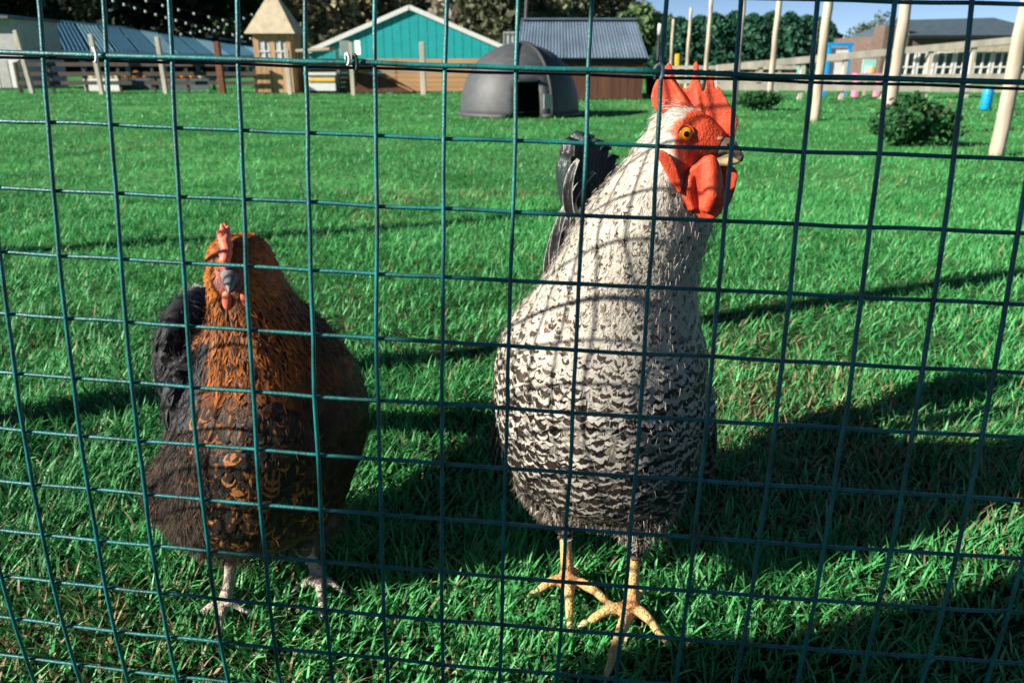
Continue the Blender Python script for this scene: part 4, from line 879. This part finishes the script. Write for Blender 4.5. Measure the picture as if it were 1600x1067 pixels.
for i in range(14):                                    # roof in alternating sheets
    f0, f1 = i/14, (i+1)/14-.004; mb = MB(); corr_roof(mb, lc(E0.lerp(E1,f0)), lc(E0.lerp(E1,f1)), lc(R0.lerp(R1,f0)), lc(R0.lerp(R1,f1)), 6, .035)
    o = mb.build('roof_sheet', m_polylt if i % 3 == 1 else m_poly, t); o.modifiers.new('th','SOLIDIFY').thickness = .02
MB().beam(lc(R0+Vector((0,0,.03))), lc(R1+Vector((0,0,.03))), .25, .06).build('ridge_cap', m_polylt, t)
mb = MB(); mb.prism([lc(R1),lc(E1),lc(E1*1.0+Vector((-4,2,0))),], (0,.05,0)); mb.build('gable_end', m_poly, t)
B0, B1 = Vector((R0.x-.5,R0.y+1.5,0)), Vector((R1.x-.5,R1.y+1.5,0)); MB().beam(lc(B0+Vector((0,0,.9))), lc(B1+Vector((0,0,.9))), .1, 1.8).build('back_wall', mat('shed_interior', (.03,.032,.035)), t)
for i in range(9):
    p = E0.lerp(E1,i/8); MB().beam(lc((p.x,p.y+.1,-.05)), lc((p.x,p.y+.1,p.z-.04)), .12).build('support_post', m_polylt, t)
MB().beam(lc(E0+Vector((0,.05,-.05))), lc(E1+Vector((0,.05,-.05))), .06, .12).build('eave_beam', m_white, t)
# grey wall corner at the very left edge
t = thing('grey_building', 'grey clad building corner cut off by the left picture edge', 'building', base_at(-30,20)); lc = local(t); a, b = at(-90,30,20), at(18,34,20)
MB().box(lc(((a.x+b.x)/2, 21, a.z/2)), (b.x-a.x, 2, a.z)).build('wall', m_grey, t); MB().box(lc(((a.x+b.x)/2, 20.9, a.z+.03)), (b.x-a.x+.15, 2.3, .06)).build('roof', m_slate, t)
for k in range(6): MB().box(lc((a.x+(b.x-a.x)*(k+.5)/6, 19.985, .35)), ((b.x-a.x)/6-.03, .03, .62)).build('panel', m_white if k % 2 else m_grey, t)
# stalls with pumpkins
def stall(label, px, Y, w, cols, m=m_grey, n=6):
    b = base_at(px,Y); t = thing('produce_table', label, 'table', b); MB().box((0,0,.24),(w,.5,.05)).build('table_top', m, t)
    for sx in (-1,1):
        for sy in (-1,1): MB().beam((sx*(w/2-.05),sy*.2,-.02),(sx*(w/2-.05),sy*.2,.215),.05).build('leg', m, t)
    MB().box((0,-.245,.10),(w-.02,.02,.20)).build('front_panel', m, t)
    return b
pump_me = {}
def pumpkin(loc, r, m, label, group):
    if m.name not in pump_me:
        bm = bmesh.new(); bmesh.ops.create_uvsphere(bm, u_segments=20, v_segments=9, radius=1)
        for v in bm.verts:
            a = math.atan2(v.co.y,v.co.x); k = 1-.09*(math.cos(a*10)*.5+.5); v.co.x *= k; v.co.y *= k; v.co.z *= .78*(1-.12*(1-min(1,math.hypot(v.co.x,v.co.y)*2)))
        me = bpy.data.meshes.new('skin'); bm.to_mesh(me); bm.free(); me.materials.append(m); st = MB().tube([(0,0,.62),(.03,.02,.85),(.10,.03,1.0)],[.14,.10,.11],6).mesh('stalk'); st.materials.append(m_bark); pump_me[m.name] = (me, st)
    t = thing('pumpkin', label, 'pumpkin', loc, random.random()*6, group); t.scale = (r,)*3
    for nm, me in zip(('skin','stalk'), pump_me[m.name]): obj(nm, me, t)
for px, Y, w, lb, items in ((170,19.2,.85,'low pale produce table behind the second grey post',[('y',.10,-.3),('y',.09,-.1),('y',.08,.08),('y',.09,.28)]),
                        (212,19.6,1.0,'produce table with orange pumpkins behind the third post gap',[('o',.10,-.35),('o',.09,-.14),('o',.11,.08),('o',.09,.30)]),
                        (295,19.2,1.15,'dark produce table with a row of orange pumpkins left of the rust post',[('o',.10,-.45),('o',.09,-.26),('o',.10,-.06),('o',.09,.14),('y',.10,.36)])):
    b = stall(lb, px, Y, w, None, m_white if px < 200 else m_slate)
    tb = {170:'the pale table behind the second grey post', 212:'the middle produce table', 295:'the dark table left of the rust post'}[px]
    for k_, (c, r, dx) in enumerate(items):
        od = ['leftmost','second','third','fourth','rightmost'][k_ if k_ < len(items)-1 else 4]
        pumpkin((b.x+dx, b.y-.02, .262+r*.72), r, m_orange if c == 'o' else m_palep, f"{od} {'orange pumpkin' if c == 'o' else 'pale squash'} on {tb}", 'pumpkins and squashes on the produce tables')
# festoon lights
m_bulb = mat('white_bulb', (.55,.55,.52), rough=.3, var=.05)
bulb_me = MB().ell((0,0,-.05),(.034,.034,.042),None,10).mesh('bulb', True); bulb_me.materials.append(m_bulb)
def festoon(label, p0, p1, sag, n):
    p0, p1 = Vector(p0), Vector(p1); t = thing('festoon_lights', label, 'string lights', p0, group='festoon strings of white bulbs'); pts = []
    for i in range(25): f = i/24; p = p0.lerp(p1,f)-p0; p.z -= sag*4*f*(1-f); pts.append(p)
    MB().tube(pts,.012,5).build('cable', m_arkdk, t)
    for i in range(n):
        f = (i+.5)/n; p = p0.lerp(p1,f)-p0; p.z -= sag*4*f*(1-f); o = obj('bulb', bulb_me, t); o.location = p
festoon('long lower string of white bulbs running down to the turret', at(150,-10,24), at(412,62,27), .10, 17)
festoon('upper string of white bulbs crossing the dark trees', at(215,-5,25), at(402,38,28), .08, 8)
festoon('short faint string of bulbs just above the blue roof', at(275,52,26), at(400,18,29), .12, 9)
# turret playhouse
Y = 18.3; b = base_at(440,Y); t = thing('turret_playhouse', 'small wooden turret playhouse with a pointed cream roof', 'playhouse', b); zt, ze = hz(-18,Y), hz(54,Y); w = .39; we = .53
apex = Vector((0,0,zt)); mb = MB(); cs = [Vector((sx*we,sy*we,ze)) for sx,sy in ((-1,-1),(1,-1),(1,1),(-1,1))]; vv = [mb.bm.verts.new(c) for c in cs]; va = mb.bm.verts.new(apex)
for i in range(4): mb.bm.faces.new((vv[i],vv[(i+1)%4],va))
mb.bm.faces.new(vv[::-1]); roof = mb.build('roof', m_cream, t)
m_op = mat('orange_boards', (.42,.255,.13), rough=.8, var=.25, scale=6, stretch=(1,1,.2))
for sy in (-1,):
    for i in range(7):
        x = -w+(i+.5)*2*w/7
        for z0, z1 in ((0,hz(96,Y)),(hz(66,Y)+.0,ze-.005)) if i in (1,2,4,5) else ((0,ze-.005),): MB().box((x,-w,(z0+z1)/2),(2*w/7-.008,.03,z1-z0)).build('board', m_op, t)
for sx in (-1,1):
    for i in range(7): MB().box((sx*w,-w+.02+(i+.5)*2*w/7,ze/2),(.03,2*w/7-.008,ze-.01)).build('board', m_op, t)
for x in (-.17,.17):
    z0, z1 = hz(96,Y), hz(66,Y); o = MB().box((x,-w+.01,(z0+z1)/2),(.215,.02,z1-z0)).build('window', mat('pale_pane', (.45,.46,.48), rough=.2), t); MB().box((x,-w-.012,(z0+z1)/2),(.025,.02,z1-z0)).build('frame', m_white, o); MB().box((x,-w-.014,(z0+z1)/2),(.215,.02,.025)).build('frame', m_white, o)
# teal barn
Y = 40; t = thing('teal_barn', 'teal gabled barn with white roof trim behind the tan board wall', 'barn', base_at(640,Y)); lc = local(t)
A1, L1, R1_ = at(640,13,Y), at(478,84,Y), at(806,84,Y); Lb, Rb = Vector((L1.x+.4,Y,0)), Vector((R1_.x-.4,Y,0))
n_s = 24
for i in range(n_s):
    x0, x1 = L1.x+(R1_.x-L1.x)*i/n_s, L1.x+(R1_.x-L1.x)*(i+1)/n_s-.02; zz_ = lambda x: (L1.z+(A1.z-L1.z)*(x-L1.x)/(A1.x-L1.x)) if x < A1.x else (R1_.z+(A1.z-R1_.z)*(R1_.x-x)/(R1_.x-A1.x))
    MB().prism([lc((x0,Y,0)),lc((x1,Y,0)),lc((x1,Y,zz_(x1)-.02)),lc((x0,Y,zz_(x0)-.02))],(0,.05,0)).build('panel', m_teal, t)
for P0 in (L1,R1_):
    MB().beam(lc(P0+Vector((0,-.12,.03))), lc(A1+Vector((0,-.12,.03))), .1, .20).build('bargeboard', m_white, t)
    mb = MB(); mb.prism([lc(P0+Vector((0,0,.08))),lc(A1+Vector((0,0,.08))),lc(A1+Vector((0,0,.14))),lc(P0+Vector((0,0,.14)))],(0,.2,0)); bmesh.ops.translate(mb.bm, verts=mb.bm.verts[:], vec=(0,.1,0))
    for v in mb.bm.verts:
        if v.co.y > .1: v.co.y = 14
    mb.build('roof', m_slate, t)
# tan boarded wall
Y = 18.6; t = thing('board_wall', 'low wall of tan horizontal boards in front of the teal barn', 'wall', base_at(610,Y)); lc = local(t); xa, xb = at(474,120,Y).x, at(765,120,Y).x; zt = hz(92,Y); nb = 7
for j in range(nb):
    for k in range(4):
        x0 = xa+(xb-xa)*k/4; MB().box(lc((x0+(xb-xa)/8, Y+random.uniform(0,.012), zt*(j+.5)/nb)), ((xb-xa)/4-.012, .03, zt/nb-.012), None, .003).build('board', m_tan, t)
for k in range(5): MB().box(lc((xa+(xb-xa)*k/4,Y+.06,zt/2-.02)),(.08,.08,zt)).build('post', m_tan, t)
# white counter and sign boards
Y = 17.9; b = base_at(503,Y); t = thing('white_counter', 'white serving counter with a yellow stripe right of the turret', 'counter', b); wz = hz(113,Y)
MB().box((0,.2,wz*.5),(.60,.4,wz*.8)).build('body', m_white, t); MB().box((0,-.015,wz*.62),(.60,.03,.05)).build('stripe', m_yel, t); MB().box((0,.2,wz*.92),(.68,.5,.05)).build('top', m_white, t)
MB().beam((-.38,0,hz(80,Y)),(.32,0,hz(77,Y)),.9,.05).build('awning', m_cream, t)
for sx in (-.34,.30): MB().beam((sx,.4,0),(sx,.4,hz(80,Y)),.05).build('awning_post', m_weather, t)
Y = 17; b = base_at(552,Y); t = thing('sign_post', 'post carrying two blank white boards before the teal barn', 'sign', b); MB().beam((0,0,-.05),(0,0,hz(66,Y)),.075).build('post', m_weather, t)
MB().box((-.10,-.05,(hz(64,Y)+hz(87,Y))/2),(.19,.02,hz(64,Y)-hz(87,Y)),Matrix.Rotation(.3,3,'Z')).build('board', m_white, t); MB().box((.16,-.05,(hz(64,Y)+hz(86,Y))/2),(.13,.02,hz(64,Y)-hz(86,Y)),Matrix.Rotation(-.4,3,'Z')).build('board', m_white, t)
# low brown lump added in place of a shadow on the wall
Y = 18.2; b = base_at(585,Y); t = thing('shadow_form', 'low curved brown form standing in for a shadow on the tan wall', 'shadow form', b); mb = MB(); mb.prism([(-.62,0,0),(-.55,0,.30),(-.3,0,.40),(.1,0,.33),(.5,0,.16),(.85,0,0)],(0,.35,0)); mb.build('side', m_brown, t)
for i, (p0,p1) in enumerate([((-.55,0,.31),(-.3,0,.41)),((-.3,0,.41),(.1,0,.34)),((.1,0,.34),(.5,0,.17)),((.5,0,.17),(.85,0,.01))]): MB().beam(Vector(p0)+Vector((0,0,.014)),Vector(p1)+Vector((0,0,.014)),.40,.02).build('shadow_strip', m_tan if i % 2 else m_brown, t)
# ------------------------------------------------------------------ dome ark, shed and things around it
def make_dome():
    g = gnd(813,187); Rx, H = .745, .84; t = thing('dome_hut', 'dark grey plastic dome hut with an open doorway on the lawn', 'animal hut', (g.x,g.y+.72,0), R(4))
    nu, nv_ = 48, 16; V = []; 
    for j in range(nv_+1):
        e = j/nv_*math.pi/2
        for i in range(nu):
            a = 2*math.pi*i/nu; rr = math.cos(e)**.85; V.append((Rx*rr*math.sin(a), -Rx*.95*rr*math.cos(a), H*math.sin(e)**.92))
    F = []
    for j in range(nv_):
        for i in range(nu):
            a = (i+.5)/nu*360; a = a-360 if a > 180 else a
            if -7 < a < 15 and j < 5: continue
            F.append((j*nu+i, j*nu+(i+1)%nu, (j+1)*nu+(i+1)%nu, (j+1)*nu+i))
    o = obj('shell', npmesh('shell', np.array(V), np.array(F)), t, m_ark); o.modifiers.new('th','SOLIDIFY').thickness = .018
    def arc(az, r, e0=0, e1=math.pi/2, k=1.012):
        return [(k*Rx*math.cos(e)**.85*math.sin(az), -k*Rx*.95*math.cos(e)**.85*math.cos(az), k*H*math.sin(e)**.92) for e in [e0+(e1-e0)*i/14 for i in range(15)]]
    for az in (-9,27,130,-130): MB().tube(arc(R(az),0),.028 if az == 27 else .014,8).build('rib', m_arkdk, t, True)
    el = 5/nv_*math.pi/2
    MB().tube([(1.012*Rx*math.cos(el)**.85*math.sin(R(a)), -1.012*Rx*.95*math.cos(el)**.85*math.cos(R(a)), 1.012*H*math.sin(el)**.92) for a in range(-8,18,4)],.016,8).build('door_head', m_arkdk, t, True)
    MB().tube([(1.01*Rx*math.sin(R(a)), -1.01*Rx*.95*math.cos(R(a)), .03) for a in list(range(17,353,8))],.03,6).build('base_rim', m_ark, t, True)
    MB().ell((0,0,H-.005),(.10,.10,.03)).build('vent_cap', m_ark, t, True)
    MB().box((.27,-.70,.20),(.10,.012,.16),Matrix.Rotation(R(20),3,'Z')).build('door_flap', m_grey, t)
    return t
make_dome()
Y = 15.0; t = thing('brown_shed', 'brown board shed with a blue grey sheet roof behind the dome', 'shed', base_at(915,Y)); lc = local(t); xl, xr = at(815,100,Y).x, at(1006,100,Y).x; ze = hz(88,Y)
nb = 16
for i in range(nb):
    x0 = xl+(xr-xl)*i/nb; MB().box(lc((x0+(xr-xl)/nb/2, Y+random.uniform(0,.01), ze/2)),((xr-xl)/nb-.008,.025,ze),None,.002).build('board', m_brown, t)
for i in range(9): MB().box(lc((xr-.012, Y+.04+(i+.5)*.15, ze/2)),(.025,.142,ze)).build('board', m_brown, t)
MB().box(lc(((xl+xr)/2,Y+1.4,ze/2)),(xr-xl,.03,ze)).build('back_wall', m_brown, t)
zr = at(900,32,Y+.72).z; e0, e1, r0, r1 = Vector((xl-.1,Y-.12,ze-.03)), Vector((xr+.06,Y-.12,ze-.03)), Vector((xl+.0,Y+.72,zr)), Vector((at(994,32,Y+.72).x,Y+.72,zr))
for i in range(8):
    mb = MB(); f0, f1 = i/8, (i+1)/8-.003; corr_roof(mb, lc(e0.lerp(e1,f0)), lc(e0.lerp(e1,f1)), lc(r0.lerp(r1,f0)), lc(r0.lerp(r1,f1)), 5, .007); o = mb.build('roof_sheet', m_roofblue, t); o.modifiers.new('th','SOLIDIFY').thickness = .012
mb = MB(); corr_roof(mb, lc((xl-.1,Y+1.55,ze-.03)), lc((xr+.06,Y+1.55,ze-.03)), lc(r0), lc(r1), 30, .007); mb.build('roof_sheet', m_roofblue, t)
MB().beam(lc(r0+Vector((0,0,.02))), lc(r1+Vector((0,0,.02))), .14, .03).build('ridge_cap', m_roofblue, t); MB().beam(lc(e0+Vector((0,.1,-.05))), lc(e1+Vector((0,.1,-.05))), .03, .10).build('fascia', m_arkdk, t)
t = thing('white_crate', 'white slatted tank crate peeping over the dome', 'crate', base_at(800,21)); lc = local(t); a, b = at(787,50,21), at(816,50,21)
MB().box(lc(((a.x+b.x)/2,21.2,a.z/2)),(b.x-a.x-.03,.4,a.z-.02)).build('tank', m_white, t)
for i in range(5): MB().box(lc((a.x+(b.x-a.x)*i/4,20.98,a.z/2)),(.025,.025,a.z)).build('bar', m_grey, t)
for i in range(4): MB().box(lc(((a.x+b.x)/2,20.95,a.z*(i+1)/4-.02)),(b.x-a.x,.025,.03)).build('bar', m_grey, t)
b = base_at(818,19); o = MB().tube([(0,0,-.1),(.02,0,1),(.09,0,2.6)],[.045,.04,.035],10).build('lamp_pole', mat('dark_steel',(.05,.055,.06)), None, True); o.location = b; tag(o,'thin dark leaning pole behind the dome','pole')
b = base_at(1020,16.5); t = thing('black_bin', 'black bin with a white topped stake right of the brown shed', 'bin', b); MB().tube([(0,0,0),(0,0,.30),(0,0,.36)],[.13,.16,.17],14).build('drum', m_arkdk, t, True); MB().tube([(.06,0,.2),(.06,0,1.12)],.035,8).build('stake', m_arkdk, t, True); MB().tube([(.06,0,1.121),(.06,0,1.32)],.036,8).build('cap', m_white, t, True)
b = base_at(1055,20.5); o = MB().box((0,0,.38),(.09,.09,.85)).build('yellow_post', m_yel, None, False, .01); o.location = b; tag(o, 'short yellow post just above the comb', 'post')

# ------------------------------------------------------------------ right side: building, playground
Y = 34; t = thing('brick_building', 'brick building with a grey slate hipped roof at the upper right', 'building', base_at(1490,Y)); lc = local(t); xl, xr = at(1379,60,Y).x, at(1640,60,Y).x; zb = hz(56,Y)
MB().box(lc(((xl+xr)/2,Y+3,zb/2)),(xr-xl,6,zb)).build('wall', m_brick, t); zc = hz(40,Y); xc = at(1418,60,Y).x; MB().box(lc(((xl+xc)/2,Y+.4,zc/2)),(xc-xl,1,zc)).build('wall', m_brick, t)
mb = MB(); zr = hz(32,Y+3); V4 = [lc((xc-.1,Y-.35,zb)),lc((xr+.3,Y-.35,zb)),lc((xr+.3,Y+6.3,zb)),lc((xc-.1,Y+6.3,zb))]; r0, r1 = lc((xc+.6,Y+3,zr)), lc((at(1552,32,Y+3).x,Y+3,zr+.1)); vv = [mb.bm.verts.new(v) for v in V4]; ra, rb = mb.bm.verts.new(r0), mb.bm.verts.new(r1)
for f in ((vv[0],vv[1],rb,ra),(vv[1],vv[2],rb),(vv[2],vv[3],ra,rb),(vv[3],vv[0],ra)): mb.bm.faces.new(f)
mb.build('roof', m_slate, t); MB().beam(lc((xc-.1,Y-.37,zb-.06)),lc((xr+.3,Y-.37,zb-.06)),.1,.12).build('gutter', m_arkdk, t)
# glazed lean-to
Y = 26; t = thing('glazed_annexe', 'low annexe with white framed windows in front of the brick building', 'building', base_at(1490,Y)); lc = local(t); xl, xr = at(1404,90,Y).x, at(1640,90,Y).x; z0, z1 = hz(128,Y), hz(82,Y)
MB().box(lc(((xl+xr)/2,Y+.5,z0/2)),(xr-xl,.9,z0)).build('base_wall', m_grey, t); MB().box(lc(((xl+xr)/2,Y+.9,z1/2)),(xr-xl,.1,z1)).build('back_wall', m_brick, t)
nw = 8
for i in range(nw):
    x0 = xl+(xr-xl)*i/nw; ww = (xr-xl)/nw; wnd = MB().box(lc((x0+ww/2,Y+.06,(z0+z1)/2)),(ww-.10,.03,z1-z0)).build('window', m_glass, t)
    for dx in (.05,ww/2,ww-.05): MB().box(lc((x0+dx,Y+.02,(z0+z1)/2)),(.05,.05,z1-z0)).build('frame', m_white, wnd)
    for fz in (0,.5,1): MB().box(lc((x0+ww/2,Y+.018,z0+(z1-z0)*fz)),(ww-.1,.05,.05)).build('frame', m_white, wnd)
mb = MB(); a, b = at(1432,75,Y), at(1640,58,Y); mb.prism([lc((xl,Y-.2,z1)),lc((xr,Y-.2,z1+.02)),lc((xr,Y-.2,b.z)),lc((a.x,Y-.2,a.z))],(0,.08,0)); mb.build('fascia', mat('tan_fascia',(.40,.34,.26)), t); MB().beam(lc((a.x,Y-.26,a.z)),lc((xr,Y-.26,b.z)),.06,.10).build('gutter', mat('pale_blue_gutter',(.45,.62,.68)), t)
# play frame, bench, boards
Y = 16.5; b = base_at(1303,Y); t = thing('play_frame', 'white panelled play frame with bright blue posts', 'play frame', b); zt = hz(70,Y); wq = .20
for sx in (-1,1): MB().box((sx*wq,0,zt/2-.02),(.055,.055,zt)).build('post', m_blue, t)
MB().box((0,0,zt),(.48,.06,.07)).build('top_beam', m_blue, t)
for j, (z0,z1) in enumerate(((hz(92,Y),hz(76,Y)),(hz(135,Y),hz(98,Y)))): MB().box((0,.03,(z0+z1)/2),(.34,.02,z1-z0)).build('panel', m_white, t)
Y = 16; b = base_at(1351,Y); t = thing('pink_bench', 'small pink bench beside the blue play frame', 'bench', b); zt = hz(117,Y); MB().box((0,0,zt),(.52,.20,.05)).build('seat', m_pink, t)
for sx in (-1,1): MB().box((sx*.2,0,zt/2-.02),(.06,.18,zt-.03)).build('leg', m_pink, t)
Y = 16.3; b = base_at(1351,Y); t = thing('painted_board', 'mint and white painted board standing behind the pink bench', 'board', b); z0, z1 = hz(121,Y), hz(93,Y); MB().box((0,0,(z0+z1)/2),(.25,.03,z1-z0)).build('panel', m_mint, t); MB().box((0,-.02,(z0*.6+z1*.4)),(.15,.012,(z1-z0)*.45)).build('picture', m_white, t); MB().box((.07,-.03,(z0*.6+z1*.4)),(.06,.012,(z1-z0)*.3)).build('picture', m_yel, t); MB().box((0,.03,z0/2),(.05,.03,z0)).build('stake', m_weather, t)
Y = 17.5; b = base_at(1248,Y); t = thing('painted_board', 'small turquoise board on the rail between two poles', 'board', b); MB().box((0,0,hz(110,Y)),(.16,.03,.13)).build('panel', m_mint, t); MB().box((0,.03,hz(110,Y)/2),(.04,.03,hz(110,Y))).build('stake', m_weather, t)
b = gnd(1539,172); t = thing('blue_drum', 'bright blue drum on the grass near the nearest pole', 'drum', b); MB().tube([(0,0,0),(0,0,.02),(0,0,.15),(0,0,.28),(0,0,.31)],[.060,.068,.070,.068,.058],16).build('shell', m_blue, t, True)
for z in (.09,.2): MB().tube([(.071*math.cos(a),.071*math.sin(a),z) for a in [2*math.pi*i/20 for i in range(21)]],.005,6,False).build('hoop', m_blue, t, True)
# unseen poles added left of the view to cast shadow bands
pole('thick unseen pole added left of the picture to cast a shadow band', -700, 1.62, .05, 1.75, m_round, group=None).location = (-1.45,1.15,0)
pole('far unseen pole added left of the picture to cast a shadow band', -700, 2.2, .05, 2.0, m_round, group=None).location = (-3.2,2.13,0)

# ------------------------------------------------------------------ unseen figure added left of and behind the camera to shade the fence
def make_shade_figure():
    root = thing('shade_figure', 'unseen figure in a dark hooded coat, added left of the picture to shade the fence', 'shade_figure', (-1.636,-0.24,0), R(0)); mb = MB()
    for sx in (-1,1):
        mb.tube([(sx*.085,.0,.92),(sx*.092,.015,.50),(sx*.095,-.01,.10)],[.085,.062,.048],14); mb.tube([(sx*.095,-.06,.045),(sx*.10,.06,.045),(sx*.105,.17,.035)],[.048,.046,.036],12)
        mb.tube([(sx*.20,-.01,1.46),(sx*.255,.02,1.24),(sx*.20,.13,1.06)],[.064,.056,.05],14)
    mb.slices([(0,0.01,.78,.19,.17),(0,0.01,.92,.185,.16),(0,.01,1.05,.175,.15),(0,.005,1.2,.18,.142),(0,0,1.36,.20,.13),(0,-.005,1.46,.205,.105),(0,-.005,1.52,.13,.085),(0,.0,1.56,.07,.07)],28)
    mb.tube([(0,0,1.52),(0,.015,1.63)],[.062,.058],14); mb.ell((0,.03,1.72),(.078,.098,.118)); mb.ell((0,.125,1.70),(.016,.022,.022)); mb.ell((0,.105,1.64),(.035,.03,.025))
    for sx in (-1,1): mb.ell((sx*.078,.02,1.71),(.012,.022,.032))
    me = organic(mb, 'body', .010, 5); V, _ = mesh_np(me); z = V[:,2]; col = np.tile(np.array([.025,.028,.035]),(len(V),1)); col[z < .80] = (.03,.045,.09); col[z < .10] = (.03,.02,.015)
    skin = (z > 1.58)&(V[:,1] > -.02); col[skin] = (.45,.28,.20); A = me.attributes.new('col','FLOAT_COLOR','POINT'); A.data.foreach_set('color', np.ascontiguousarray(np.c_[col,np.ones(len(V))],np.float32).ravel())
    obj('body', me, root, attr_mat('shade_figure_cloth','col',rough=.85,spec=.2,bump=.2,bscale=60,var=.15,vscale=20))
    mb = MB(); mb.ell((0,-.005,1.745),(.105,.125,.13)); mb.ell((0,-.06,1.60),(.12,.085,.09)); hm = organic(mb,'hood',.010,4)
    obj('hood', hm, root, mat('coat_cloth',(.022,.025,.032),rough=.9,var=.2,scale=20))
    for sx in (-1,1):
        e = MB().ell((sx*.032,.122,1.735),(.012,.008,.009)).build('eye', m_pupil, root, True)
    return root
make_shade_figure()
